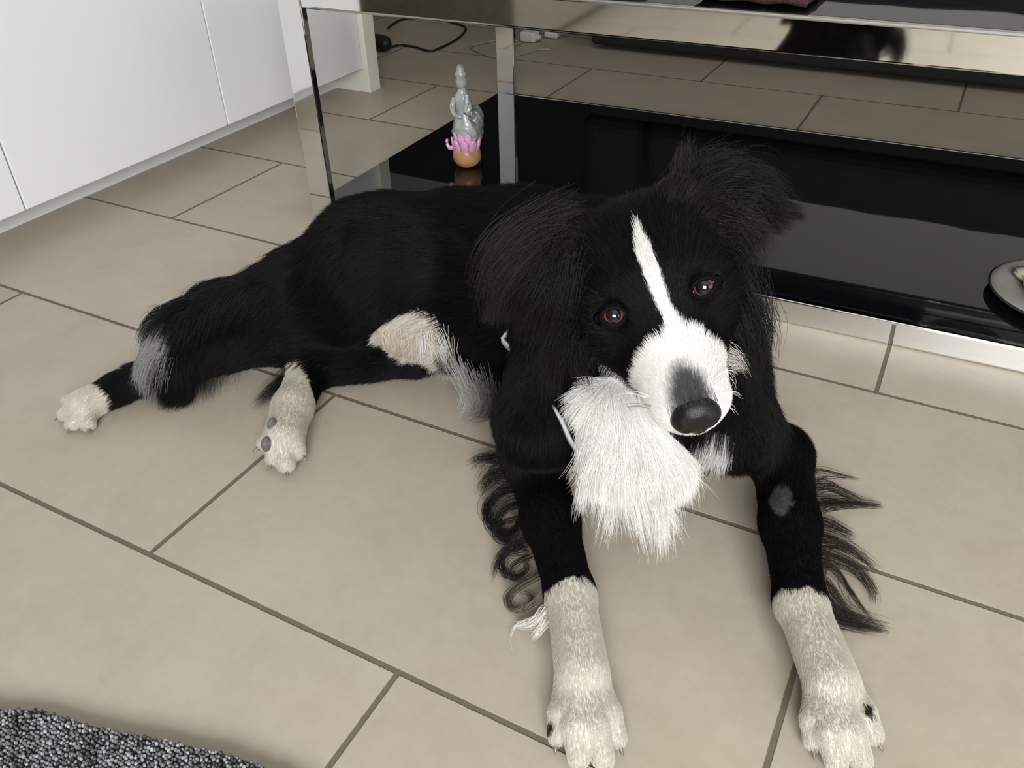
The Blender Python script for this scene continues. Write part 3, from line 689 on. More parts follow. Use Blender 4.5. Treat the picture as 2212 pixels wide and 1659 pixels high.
PATCH = np.array((-0.119, 0.591, 0.123)); WISP = np.array((-0.4462, 0.6779, 0.0550)); SHAVE = np.array((-0.056, 0.610, 0.078)); STREAK = np.array((-0.7952, 0.5475, 0.0660))
def colour(w, warm, p, seed):
    r = np.random.RandomState(seed); w = w[:, None]
    wc = np.where(warm[:, None] < 0, PAWC, WHITE*(1-np.abs(warm[:, None])) + CREAM*np.abs(warm[:, None]))
    c = BLACK*(1-w) + wc*w
    v = r.uniform(0.90, 1.08, (len(p), 1)); v = np.where(warm[:, None] > 0, r.uniform(0.45, 1.15, (len(p), 1)), v); return np.clip(c*v, 0, 1)
def coat_material(name, rough, spec):
    m = bpy.data.materials.new(name); m.use_nodes = True; nt = m.node_tree; b = nt.nodes['Principled BSDF']
    a = nt.nodes.new('ShaderNodeAttribute'); a.attribute_name = 'coat'
    nt.links.new(a.outputs['Color'], b.inputs['Base Color'])
    b.inputs['Roughness'].default_value = rough; b.inputs['Specular IOR Level'].default_value = spec
    return m
M['skin'] = coat_material('dog_skin', 0.8, 0.1)
M['hair'] = coat_material('dog_hair', 0.45, 0.14)
vr, vf, vp = fields(BV); vw, vwarm = whiteness(BV, vr, 0)
vc = colour(vw, vwarm, BV, 0)
ca = me.attributes.new('coat', 'FLOAT_COLOR', 'POINT'); ca.data.foreach_set('color', np.concatenate([vc, np.ones((len(vc), 1))], 1).astype(np.float32).ravel())
me.materials.append(M['skin'])

# ------------------------------------------------------------------ combing
GX, GY, GZ = np.gradient(FD.f, FD.h)
def samp(p):
    q = np.clip((p-FD.lo)/FD.h, 0, FD.n-1.001); b = q.astype(int); fr = q-b; o = np.zeros((len(p), 4))
    for dx in (0, 1):
        for dy in (0, 1):
            for dz in (0, 1):
                w = (fr[:, 0] if dx else 1-fr[:, 0])*(fr[:, 1] if dy else 1-fr[:, 1])*(fr[:, 2] if dz else 1-fr[:, 2])
                i = (b[:, 0]+dx, b[:, 1]+dy, b[:, 2]+dz)
                o += w[:, None]*np.stack([FD.f[i], GX[i], GY[i], GZ[i]], 1)
    g = o[:, 1:]; return o[:, 0], g/np.maximum(np.linalg.norm(g, axis=1, keepdims=True), 1e-6)
T3 = np.concatenate([BQ[:, [0, 1, 2]], BQ[:, [0, 2, 3]]])
TN = np.cross(BV[T3[:, 1]]-BV[T3[:, 0]], BV[T3[:, 2]]-BV[T3[:, 0]]); TA = np.linalg.norm(TN, axis=1)/2
tc = BV[T3].mean(1); tr_, tf_, tp_ = fields(tc)
def roots(n, wt, seed):
    r = np.random.RandomState(seed); k = r.choice(len(T3), n, p=wt/wt.sum())
    a, b = r.rand(2, n); s = a+b > 1; a[s] = 1-a[s]; b[s] = 1-b[s]
    q = BV[T3[k]]; return q[:, 0]+(q[:, 1]-q[:, 0])*a[:, None]+(q[:, 2]-q[:, 0])*b[:, None]
def unit(v): return v/np.maximum(np.linalg.norm(v, axis=-1, keepdims=True), 1e-9)
def grow(p, flow, L, lift, grav, npt, seed, wob=0.25, clump=0.35, csize=0.006, out=0.0):
    r = np.random.RandomState(seed); n = len(p); f0, nr = samp(p)
    t = unit(flow-(flow*nr).sum(1, keepdims=True)*nr)
    nz = np.stack([noise3(p, 14, seed+10+i) for i in range(3)], 1)*wob + r.normal(0, 0.10 if npt > 5 else 0.07, (n, 3))
    d = unit(t + lift[:, None]*nr + nz*0.8); st = (L*r.uniform(0.6, 1.12, n)/(npt-1))[:, None]
    P_ = np.zeros((n, npt, 3)); P_[:, 0] = p - nr*0.0006; cur = p.copy()
    for i in range(1, npt):
        cur = cur + st*d; fv, g = samp(cur)
        cur = cur + g*np.clip(0.0014*i/(npt-1)-fv, 0, 0.01)[:, None]
        cur[:, 2] = np.maximum(cur[:, 2], 0.0022)
        P_[:, i] = cur
        d = unit(d + (np.array((0, 0, -1.0))*grav[:, None]*8 - g*(lift*10)[:, None]*(fv > 0.002)[:, None]*(1-out))*st + r.normal(0, 0.06, (n, 3)))
    if clump > 0:
        m = max(4, int(n*0.02)); ci = r.choice(n, m, replace=False)
        kd = kdtree.KDTree(m)
        for j, c in enumerate(ci): kd.insert(Vector(p[c]), j)
        kd.balance(); near = np.array([kd.find(Vector(x))[1] for x in p])
        c = P_[ci][near]; dist = np.linalg.norm(p-p[ci][near], axis=1)
        a = (clump*np.exp(-(dist/(csize*1.5))**2))[:, None, None]*(np.linspace(0, 1, npt)**1.3)[None, :, None]
        P_ = P_*(1-a) + c*a
    return P_
def curves_obj(name, P_list, C_list, rad_list, parent, m, label=None):
    cd = bpy.data.hair_curves.new(name)
    sizes = np.concatenate([np.full(len(P), P.shape[1]) for P in P_list])
    cd.add_curves(sizes.tolist())
    pos = np.concatenate([P.reshape(-1, 3) for P in P_list]).astype(np.float32)
    cd.position_data.foreach_set('vector', pos.ravel())
    rad = np.concatenate([(np.asarray(rd)[:, None]*np.interp(np.linspace(0, 1, P.shape[1]), (0, 0.5, 1), (1, 0.85, 0.22))[None]).ravel() for P, rd in zip(P_list, rad_list)]).astype(np.float32)
    a = cd.attributes.get('radius') or cd.attributes.new('radius', 'FLOAT', 'POINT'); a.data.foreach_set('value', rad)
    c = np.concatenate(C_list); c = np.concatenate([c, np.ones((len(c), 1))], 1).astype(np.float32)
    a = cd.attributes.new('coat', 'FLOAT_COLOR', 'CURVE'); a.data.foreach_set('color', c.ravel())
    cd.materials.append(m)
    o = bpy.data.objects.new(name, cd); COL.objects.link(o); o.parent = parent
    if label: o['label'] = label
    return o
# short and medium coat over the whole body
NH = 420000
r0 = np.random.RandomState(11)
wt = TA*RV[tr_][:, 4]
wt[(tc[:, 2] < 0.006)] *= 0.15
rp = roots(NH, wt, 3)
for c, s in EYES: rp = rp[np.linalg.norm(rp-c, axis=1) > 0.0125]
q = hl(rp); rp = rp[~((q[:, 1] > 8.6) & (np.abs(q[:, 0]) < 1.7) & (q[:, 2] > -3.3) & (q[:, 2] < -0.6))]
reg, flow, par = fields(rp)
w, warm = whiteness(rp, reg, r0.normal(0, 0.35, len(rp)))
L = par[:, 0].copy(); L *= np.where((w > 0.05) & (w < 0.07), 0.35, 1)
dist_sh = np.linalg.norm(rp-SHAVE, axis=1); L *= np.clip(dist_sh/0.018, 0.5, 1)
cc = colour(w, warm, rp, 5)
brown = (r0.rand(len(rp)) < np.where(R_in(reg, ['ear', 'earbase', 'neck']), 0.5, 0.08)) & (w < 0.03); cc[brown] = np.array((0.016, 0.0125, 0.010))
isw = w > 0.3
for nm, sel, lab in (('black_coat', ~isw, 'black fur'), ('white_markings', isw, 'white fur markings')):
    Pl, Cl, Rl = [], [], []
    for long_, npt in ((False, 5), (True, 8)):
        k = sel & ((L > 0.016) == long_)
        if k.sum() < 10: continue
        Pl.append(grow(rp[k], flow[k], L[k], par[k, 1], par[k, 2], npt, 21+npt, wob=0.25 if long_ else 0.07, clump=0.35 if long_ else 0.0, csize=0.008 if long_ else 0.004)); Cl.append(cc[k]); Rl.append(par[k, 3]*0.001*np.where(w[k] > 0.3, 1.05, 1.0))
    curves_obj(nm, Pl, Cl, Rl, dog, M['hair'], lab)

# long hair of the bib, hanging from throat and chest
def zone(n, a, b, rad, seed, names=None):
    a, b = np.array(a), np.array(b); t = np.clip(((tc-a)@(b-a))/((b-a)@(b-a)), 0, 1); dd = np.linalg.norm(tc-a-t[:, None]*(b-a), axis=1)
    wz = TA*(dd < rad)
    if names: wz = wz*R_in(tr_, names)
    return roots(n, wz, seed)
bp = zone(26000, np.array((-0.2025, 0.5390, 0.1866)), np.array((-0.178, 0.595, 0.105)), 0.038, 31, ['bib', 'throat', 'chest'])
n = len(bp); rr = np.random.RandomState(32)
fl = np.tile(np.array((0.18, -0.35, -1.0)), (n, 1)) + rr.normal(0, 0.10, (n, 3))
Lb = rr.uniform(0.050, 0.105, n)*np.interp(bp[:, 2], (0.09, 0.13, 0.19), (0.8, 0.97, 0.45))
bibP = grow(bp, fl, Lb, np.full(n, 0.12), np.full(n, 1.3), 10, 33, wob=0.25, clump=0.6, csize=0.006, out=0.25)
wb = np.tile(WHITE*1.15, (n, 1))*rr.uniform(0.70, 1.1, (n, 1))
curves_obj('bib', [bibP], [np.clip(wb, 0, 0.94)], [np.full(n, 0.00014)], dog, M['hair'], 'long white chest hair')

# hair drawn along guides: feathering, curls, ear fringes, wisps
def guides(glist, seed):
    Pl, Cl, Rl = [], [], []
    r = np.random.RandomState(seed)
    for pts, n, s0, s1, col, rad in glist:
        g = catmull(pts, 6); npt = 14
        u = np.linspace(0, 1, len(g)); gi = np.stack([np.interp(np.linspace(0, 1, npt), u, g[:, i]) for i in range(3)], 1)
        off = r.normal(0, 1, (n, 3)); off2 = off*0.5 + r.normal(0, 0.8, (n, 3)); tt = np.linspace(0, 1, npt)
        ln = r.uniform(0.72, 1.08, n)
        P = np.zeros((n, npt, 3))
        for i in range(3): P[:, :, i] = np.stack([np.interp(np.clip(tt*l, 0, 1), tt, gi[:, i]) for l in ln])
        sp = s0*(1-tt)+s1*tt
        P += off[:, None]*sp[None, :, None]*(1-tt)[None, :, None] + off2[:, None]*sp[None, :, None]*tt[None, :, None]
        P[:, :, 2] = np.maximum(P[:, :, 2], 0.0022)
        Pl.append(P); Cl.append(np.clip(np.tile(col, (n, 1))*r.uniform(0.75, 1.3, (n, 1)), 0, 0.9)); Rl.append(np.full(n, rad))
    return Pl, Cl, Rl
DK = np.array((0.017, 0.013, 0.0105)); BR = np.array((0.045, 0.034, 0.026)); BK = np.array((0.007, 0.0065, 0.0068)); WH = np.array((0.74, 0.71, 0.65)); GR = np.array((0.22, 0.215, 0.21))
GF = []
def G(pts, n, s0, s1, col, rad=0.00017): GF.append(([np.array(p) for p in pts], n, s0, s1, col, rad))
G([(-0.0493, 0.6964, 0.0350), (-0.0330, 0.7236, 0.0300), (-0.0127, 0.7408, 0.0180), (0.0034, 0.7523, 0.0100)], 20, .003, .0012, DK)
G([(-0.0427, 0.6765, 0.0350), (-0.0283, 0.7115, 0.0300), (-0.0095, 0.7334, 0.0200), (0.0092, 0.7519, 0.0100)], 16, .002, .0012, DK)
G([(-0.0407, 0.6775, 0.0350), (-0.0217, 0.7032, 0.0280), (-0.0007, 0.7142, 0.0160), (0.0183, 0.7201, 0.0080)], 60, .005, .002, DK)
G([(-0.0345, 0.6547, 0.0350), (-0.0150, 0.6827, 0.0250), (0.0101, 0.7067, 0.0140), (0.0339, 0.7249, 0.0060)], 130, .006, .0013, DK)
G([(-0.0271, 0.6358, 0.0330), (-0.0093, 0.6579, 0.0200), (0.0090, 0.6654, 0.0100), (0.0160, 0.6676, 0.0060)], 60, .005, .0022, DK)
G([(-0.0232, 0.6172, 0.0330), (-0.0010, 0.6349, 0.0220), (0.0217, 0.6388, 0.0120), (0.0428, 0.6327, 0.0060)], 90, .006, .0025, DK)
G([(-0.0176, 0.6003, 0.0330), (0.0031, 0.6146, 0.0200), (0.0252, 0.6198, 0.0100), (0.0429, 0.6045, 0.0060), (0.0454, 0.5916, 0.0050)], 70, .006, .0022, DK)
G([(-0.0134, 0.5927, 0.0300), (0.0053, 0.6049, 0.0180), (0.0210, 0.5957, 0.0100), (0.0364, 0.5814, 0.0060), (0.0479, 0.5724, 0.0050)], 40, .003, .0015, DK)
G([(-0.0080, 0.5767, 0.0300), (0.0055, 0.5848, 0.0150), (0.0207, 0.5763, 0.0080), (0.0328, 0.5677, 0.0050)], 30, .003, .0012, DK)
G([(-0.0018, 0.5618, 0.0300), (0.0095, 0.5640, 0.0150), (0.0228, 0.5645, 0.0080), (0.0424, 0.5696, 0.0050)], 30, .003, .002, DK)
G([(-0.0018, 0.5559, 0.0300), (0.0155, 0.5499, 0.0180), (0.0357, 0.5561, 0.0100), (0.0606, 0.5648, 0.0050)], 200, .008, .0035, DK)
# curls on the near foreleg
G([(-0.3043, 0.5805, 0.0450), (-0.3380, 0.5914, 0.0300), (-0.3619, 0.5925, 0.0200), (-0.3758, 0.5882, 0.0100)], 120, .007, .004, BK)
G([(-0.3068, 0.5694, 0.0400), (-0.3317, 0.5696, 0.0300), (-0.3407, 0.5597, 0.0180), (-0.3426, 0.5525, 0.0100)], 110, .008, .004, BK)
G([(-0.2887, 0.5549, 0.0400), (-0.3112, 0.5519, 0.0300), (-0.3225, 0.5351, 0.0200), (-0.3168, 0.5187, 0.0140), (-0.2986, 0.5106, 0.0100), (-0.2859, 0.5183, 0.0100), (-0.2884, 0.5352, 0.0120), (-0.3014, 0.5428, 0.0140)], 110, .0045, .0025, BK)
G([(-0.2819, 0.5416, 0.0350), (-0.2969, 0.5348, 0.0280), (-0.3059, 0.5247, 0.0200), (-0.3005, 0.5124, 0.0140), (-0.2871, 0.5058, 0.0080), (-0.2782, 0.5134, 0.0070)], 70, .004, .003, BK)
G([(-0.2785, 0.5198, 0.0300), (-0.2968, 0.5147, 0.0200), (-0.3017, 0.5068, 0.0120), (-0.2938, 0.5035, 0.0070), (-0.2828, 0.5073, 0.0060), (-0.2783, 0.5216, 0.0060)], 26, .002, .002, BK)
G([(-0.2544, 0.4953, 0.0350), (-0.2698, 0.4884, 0.0260), (-0.2775, 0.4760, 0.0170), (-0.2671, 0.4656, 0.0100), (-0.2537, 0.4712, 0.0080), (-0.2535, 0.4852, 0.0090), (-0.2653, 0.4907, 0.0100)], 60, .0035, .0022, BK)
G([(-0.2543, 0.4873, 0.0300), (-0.2738, 0.4814, 0.0200), (-0.2805, 0.4718, 0.0100), (-0.2771, 0.4581, 0.0060)], 36, .003, .002, DK)
G([(-0.2465, 0.4815, 0.0300), (-0.2601, 0.4771, 0.0200), (-0.2645, 0.4701, 0.0120), (-0.2570, 0.4651, 0.0080), (-0.2470, 0.4724, 0.0070)], 26, .002, .0016, DK)
G([(-0.2300, 0.4676, 0.0300), (-0.2423, 0.4588, 0.0200), (-0.2519, 0.4464, 0.0120), (-0.2487, 0.4367, 0.0080), (-0.2373, 0.4366, 0.0060), (-0.2303, 0.4509, 0.0060), (-0.2399, 0.4585, 0.0070), (-0.2454, 0.4504, 0.0080)], 46, .003, .0018, BR)
G([(-0.2159, 0.4464, 0.0280), (-0.2263, 0.4365, 0.0160), (-0.2393, 0.4314, 0.0080), (-0.2483, 0.4358, 0.0060)], 30, .003, .002, np.array((.16, .13, .10)))
G([(-0.2065, 0.4309, 0.0280), (-0.2140, 0.4239, 0.0160), (-0.2248, 0.4216, 0.0080), (-0.2312, 0.4212, 0.0060)], 50, .003, .002, WH)
G([(-0.2040, 0.4256, 0.0260), (-0.2088, 0.4199, 0.0140), (-0.2123, 0.4151, 0.0060)], 50, .003, .0016, WH)
G([(-0.2069, 0.4298, 0.0260), (-0.2228, 0.4251, 0.0140), (-0.2329, 0.4175, 0.0060), (-0.2304, 0.4038, 0.0040), (-0.2196, 0.3904, 0.0040)], 8, .001, .0012, WH)
curves_obj('leg_feathering', *guides(GF, 41), dog, M['hair'], 'long dark fringes and curls behind the forelegs')
GF = []
# wisps below the brisket and the belly
G([(-0.4608, 0.6711, 0.1001), (-0.4494, 0.6634, 0.0889), (-0.4653, 0.6900, 0.0450), (-0.4756, 0.7005, 0.0200)], 150, .008, .005, WH*0.8)
G([(-0.4821, 0.6784, 0.0900), (-0.4862, 0.6940, 0.0600), (-0.4970, 0.7075, 0.0350), (-0.5030, 0.7062, 0.0200)], 90, .006, .004, WH*0.75)
G([(-0.4195, 0.6387, 0.1000), (-0.4206, 0.6565, 0.0600), (-0.4256, 0.6693, 0.0300), (-0.4321, 0.6631, 0.0100)], 90, .007, .006, GR*2.2)
G([(-0.3922, 0.6272, 0.1000), (-0.3973, 0.6479, 0.0600), (-0.4077, 0.6580, 0.0300), (-0.4251, 0.6535, 0.0100)], 70, .007, .006, GR*1.3)
G([(-0.3658, 0.6210, 0.1000), (-0.3769, 0.6433, 0.0600), (-0.3961, 0.6538, 0.0300), (-0.4170, 0.6526, 0.0100)], 70, .007, .005, GR*0.6)
G([(-0.3536, 0.6237, 0.0900), (-0.3681, 0.6481, 0.0500), (-0.3868, 0.6536, 0.0300), (-0.4131, 0.6636, 0.0120)], 120, .008, .005, BK)
for k, (xx, col) in enumerate(((0, CREAM), (1, CREAM*0.9), (2, CREAM), (3, WHITE*0.8), (4, CREAM))):
    b0 = np.array(((-0.5318, 0.6693, 0.0898), (-0.5149, 0.6699, 0.0902), (-0.4984, 0.6710, 0.0929), (-0.4838, 0.6722, 0.0975), (-0.4719, 0.6742, 0.1035))[k]); b1 = np.array(((-0.5411, 0.6752, 0.0599), (-0.5281, 0.6783, 0.0497), (-0.5165, 0.6860, 0.0416), (-0.4831, 0.6652, 0.0656), (-0.4653, 0.6613, 0.0784))[k])
    G([b0, b0*0.5+b1*0.5+np.array((0.003, -0.004, 0.002)), b1], 60, .005, .0022, col)
curves_obj('belly_wisps', *guides(GF, 43), dog, M['hair'], 'white and grey wisps under the belly')
GF = []
# ear fringes, crown tuft, cheek ruff
EAR = np.array((0.0065, 0.0058, 0.0056)); EAR2 = np.array((0.014, 0.0118, 0.0105))
for pts, n, s0, s1, col in (
    ([(-0.2488, 0.5419, 0.3453), (-0.2685, 0.5140, 0.3415), (-0.2842, 0.4939, 0.3239), (-0.2935, 0.4884, 0.2923)], 260, .010, .006, EAR2),
    ([(-0.2539, 0.5321, 0.3367), (-0.2662, 0.5014, 0.3245), (-0.2754, 0.4877, 0.3052), (-0.2780, 0.4847, 0.2774)], 260, .010, .005, EAR2),
    ([(-0.2420, 0.5239, 0.3273), (-0.2464, 0.5007, 0.3136), (-0.2546, 0.4894, 0.2933), (-0.2589, 0.4853, 0.2652)], 240, .009, .006, EAR),
    ([(-0.2344, 0.5202, 0.3228), (-0.2345, 0.5043, 0.3067), (-0.2375, 0.4948, 0.2867), (-0.2436, 0.4910, 0.2620)], 220, .008, .006, EAR),
    ([(-0.2297, 0.5184, 0.3208), (-0.2265, 0.5040, 0.3009), (-0.2293, 0.4983, 0.2786), (-0.2307, 0.4978, 0.2530)], 160, .007, .005, EAR),
    ([(-0.2467, 0.5547, 0.3424), (-0.2632, 0.5430, 0.3478), (-0.2769, 0.5223, 0.3402), (-0.2910, 0.5036, 0.3180)], 120, .006, .005, EAR),
    ([(-0.1735, 0.5926, 0.3656), (-0.1752, 0.5956, 0.3790), (-0.1760, 0.6021, 0.3875), (-0.1761, 0.6093, 0.3930)], 120, .006, .004, EAR2),
    ([(-0.1643, 0.5966, 0.3695), (-0.1590, 0.5987, 0.3805), (-0.1476, 0.6055, 0.3864), (-0.1336, 0.6123, 0.3853)], 160, .006, .006, EAR),
    ([(-0.1531, 0.5959, 0.3679), (-0.1351, 0.6014, 0.3798), (-0.1192, 0.6080, 0.3772), (-0.1035, 0.6115, 0.3641)], 240, .007, .005, EAR),
    ([(-0.1372, 0.6001, 0.3728), (-0.1194, 0.6086, 0.3781), (-0.1057, 0.6130, 0.3709), (-0.0919, 0.6159, 0.3565)], 50, .003, .004, EAR),
    ([(-0.1332, 0.5910, 0.3623), (-0.1138, 0.5948, 0.3643), (-0.1041, 0.5980, 0.3583), (-0.0970, 0.5998, 0.3453)], 260, .008, .004, EAR),
    ([(-0.1297, 0.5838, 0.3511), (-0.1155, 0.5827, 0.3505), (-0.1061, 0.5842, 0.3425), (-0.1025, 0.5844, 0.3300)], 200, .008, .006, EAR2),
    ([(-0.1305, 0.5786, 0.3418), (-0.1184, 0.5743, 0.3387), (-0.1101, 0.5740, 0.3292), (-0.1070, 0.5726, 0.3152)], 200, .007, .006, EAR),
    ([(-0.1207, 0.5892, 0.3000), (-0.1041, 0.5812, 0.2876), (-0.0913, 0.5786, 0.2672), (-0.0884, 0.5776, 0.2382)], 240, .010, .006, BK),
    ([(-0.1161, 0.5798, 0.2853), (-0.1026, 0.5702, 0.2730), (-0.0931, 0.5658, 0.2526), (-0.0929, 0.5658, 0.2216)], 240, .010, .005, BK),
    ([(-0.2322, 0.5089, 0.2763), (-0.2365, 0.4971, 0.2561), (-0.2378, 0.4960, 0.2298), (-0.2383, 0.5017, 0.2026)], 160, .009, .006, BK),
    ([(-0.2131, 0.4976, 0.2668), (-0.2131, 0.4941, 0.2539), (-0.2104, 0.4977, 0.2393), (-0.2070, 0.5028, 0.2260)], 120, .007, .005, BK)):
    G(pts, n, s0, s1, col, .00016)
G([(-0.1132, 0.5445, 0.2572), (-0.1052, 0.5511, 0.2514), (-0.0981, 0.5583, 0.2382)], 110, .005, .004, WH*0.6, .00015)
curves_obj('ear_fringe', *guides(GF, 47), dog, M['hair'], 'long dark hair fringing ears and cheeks')
GF = []
WK = np.array((0.75, 0.74, 0.72))
for pts, col in (([(-0.1006, 0.4761, 0.2766), (-0.0944, 0.4878, 0.2782), (-0.0888, 0.4916, 0.2704), (-0.0898, 0.4909, 0.2617)], WK), ([(-0.0981, 0.4732, 0.2714), (-0.0898, 0.4822, 0.2682), (-0.0844, 0.4870, 0.2619)], WK), ([(-0.0954, 0.4677, 0.2680), (-0.0868, 0.4738, 0.2628), (-0.0829, 0.4769, 0.2571)], WK), ([(-0.1024, 0.4811, 0.2788), (-0.0957, 0.4915, 0.2802), (-0.0917, 0.4985, 0.2723)], WK),
                 ([(-0.1361, 0.4469, 0.2645), (-0.1469, 0.4443, 0.2634), (-0.1554, 0.4448, 0.2578)], BK), ([(-0.1399, 0.4518, 0.2680), (-0.1525, 0.4536, 0.2667), (-0.1648, 0.4549, 0.2593)], WK), ([(-0.1847, 0.4964, 0.3151), (-0.1880, 0.4961, 0.3238), (-0.1879, 0.4976, 0.3325)], BK), ([(-0.1325, 0.5329, 0.3283), (-0.1321, 0.5334, 0.3356), (-0.1306, 0.5345, 0.3427)], BK)):
    G(pts, 2, .0008, .002, col, .00012)
curves_obj('whiskers', *guides(GF, 53), dog, M['hair'], 'thin whiskers')

# plume of the tail, tuft behind the hock
for a, b, c, e, n in (((-0.6805, 0.6340, 0.1215), (-0.6867, 0.6188, 0.1073), (-0.7287, 0.6350, 0.0550), (-0.7265, 0.6184, 0.0300), 200), ((-0.6903, 0.6268, 0.1208), (-0.6988, 0.6118, 0.1040), (-0.7343, 0.6216, 0.0520), (-0.7311, 0.6033, 0.0250), 200), ((-0.7004, 0.6206, 0.1196), (-0.7111, 0.6059, 0.0987), (-0.7380, 0.6075, 0.0500), (-0.7356, 0.5884, 0.0200), 220), ((-0.7133, 0.6152, 0.1166), (-0.7226, 0.5992, 0.0941), (-0.7426, 0.5955, 0.0460), (-0.7393, 0.5757, 0.0140), 220), ((-0.7252, 0.6098, 0.1145), (-0.7314, 0.5906, 0.0925), (-0.7494, 0.5855, 0.0430), (-0.7402, 0.5593, 0.0100), 240), ((-0.7358, 0.6029, 0.1122), (-0.7382, 0.5805, 0.0923), (-0.7567, 0.5777, 0.0400), (-0.7399, 0.5473, 0.0080), 240), ((-0.7445, 0.5933, 0.1098), (-0.7450, 0.5686, 0.0906), (-0.7611, 0.5641, 0.0400), (-0.7484, 0.5410, 0.0080), 240), ((-0.7510, 0.5813, 0.1068), (-0.7502, 0.5552, 0.0889), (-0.7726, 0.5561, 0.0400), (-0.7631, 0.5415, 0.0100), 240), ((-0.7562, 0.5685, 0.1026), (-0.7530, 0.5434, 0.0850), (-0.7807, 0.5487, 0.0400), (-0.7794, 0.5411, 0.0100), 200)):
    G([a, b, c, e], n, .007, .010, BK, .00016)
G([(-0.8008, 0.5790, 0.0950), (-0.8101, 0.5622, 0.0750), (-0.8067, 0.5449, 0.0450), (-0.8054, 0.5396, 0.0120)], 150, .008, .006, GR*1.3, .00016)
G([(-0.8155, 0.5781, 0.0850), (-0.8256, 0.5603, 0.0650), (-0.8255, 0.5472, 0.0450), (-0.8349, 0.5431, 0.0200)], 90, .006, .005, GR*1.8, .00016)
G([(-0.7189, 0.6173, 0.1218), (-0.7422, 0.6063, 0.1217), (-0.7574, 0.5936, 0.1180), (-0.8369, 0.6335, 0.0900)], 90, .007, .005, BK, .00016)
G([(-0.7504, 0.5878, 0.1099), (-0.7639, 0.5658, 0.1053), (-0.8452, 0.5995, 0.0780), (-0.8515, 0.5857, 0.0700)], 90, .006, .005, BK, .00016)
G([(-0.6249, 0.6146, 0.0500), (-0.6425, 0.6058, 0.0350), (-0.6600, 0.5922, 0.0200), (-0.6689, 0.5696, 0.0080)], 240, .007, .005, BK, .00015)
curves_obj('tail_plume', *guides(GF, 57), dog, M['hair'], 'long black and grey hair of the tail')
GF = []
# strap of the collar, nearly lost in the fur
bm = bmesh.new()
cp = catmull([np.array(p) for p in ((-0.3650, 0.6477, 0.1403), (-0.3208, 0.6100, 0.1469), (-0.2882, 0.5879, 0.1391), (-0.2540, 0.5552, 0.1379), (-0.2309, 0.5392, 0.1233), (-0.2047, 0.5402, 0.1121), (-0.1757, 0.5581, 0.1094), (-0.1479, 0.5897, 0.1209), (-0.1211, 0.6072, 0.1761), (-0.1222, 0.6600, 0.1987), (-0.1664, 0.7459, 0.2135), (-0.2532, 0.7695, 0.2149), (-0.3511, 0.7487, 0.1691), (-0.3650, 0.6477, 0.1403))], 8)
T = unit(np.gradient(cp, axis=0)); ctrn = cp.mean(0); N_ = unit((cp-ctrn)-((cp-ctrn)*T).sum(1, keepdims=True)*T); B_ = np.cross(T, N_)
ring = [[bm.verts.new(tuple(cp[i]+N_[i]*a*0.0012+B_[i]*b*0.0032)) for a, b in ((1, -1), (1, 1), (-1, 1), (-1, -1))] for i in range(len(cp))]
for a, b in zip(ring, ring[1:]):
    for k in range(4): bm.faces.new((a[k], a[(k+1) % 4], b[(k+1) % 4], b[k]))
obj('collar', bm, M['collar'], dog, True)['label'] = 'thin pale collar strap'

GF = []
for k in range(13):
    x = -1.5 + 3.0*k/12; e = abs(x)/1.5
    G([hw(x, 9.35-0.5*e, -0.95-0.6*e*e), hw(x*0.97, 8.75-0.4*e, -0.62-0.6*e*e), hw(x*0.93, 8.0-0.3*e, -0.45-0.6*e*e), hw(x*0.88, 7.3, -0.42-0.7*e*e)], 46, .0011, .0016, np.array((0.03, 0.03, 0.031)), .00009)
curves_obj('nose_bridge_fur', *guides(GF, 59), dog, M['hair'], 'short grey hair above the nose')
GF = []

# nose leather
M['nose'] = mat('nose_leather', (0.0045, 0.0042, 0.0045, 1), 0.30, noise=0.3, scale=300, bump=0.25, bscale=1400, spec=0.35)
NF = Field(hw(0, 9, -2)-0.035, hw(0, 9, -2)+0.035, 0.0007)
for pr, k in ((HE((0, 8.95, -2.15), (1.72, 1.15, 1.30)), 0.004), (HE((0, 8.5, -1.45), (1.40, 1.3, 0.85)), 0.004), (HE((-0.95, 9.1, -2.15), (0.75, 0.95, 0.85)), 0.004), (HE((0.95, 9.1, -2.15), (0.75, 0.95, 0.85)), 0.004), (HE((0, 9.05, -3.15), (0.85, 0.85, 0.65)), 0.004)): NF.add(pr, k)
for s in (-1, 1):
    NF.cut(HC((s*0.75, 10.25, -2.05), (s*1.25, 10.0, -2.45), 0.34, 0.26), 0.0015); NF.cut(HC((s*1.25, 10.0, -2.45), (s*1.75, 9.3, -2.55), 0.22, 0.12), 0.001)
NF.cut(HC((0, 10.25, -1.9), (0, 9.95, -3.2), 0.09, 0.09), 0.0008)
nv, nq = NF.mesh()
nm = bpy.data.meshes.new('nose'); nm.from_pydata(nv.tolist(), [], nq.tolist()); nm.materials.append(M['nose']); nm.polygons.foreach_set('use_smooth', np.ones(len(nq), bool))
no = bpy.data.objects.new('nose', nm); COL.objects.link(no); no.parent = dog; no['label'] = 'black nose leather'

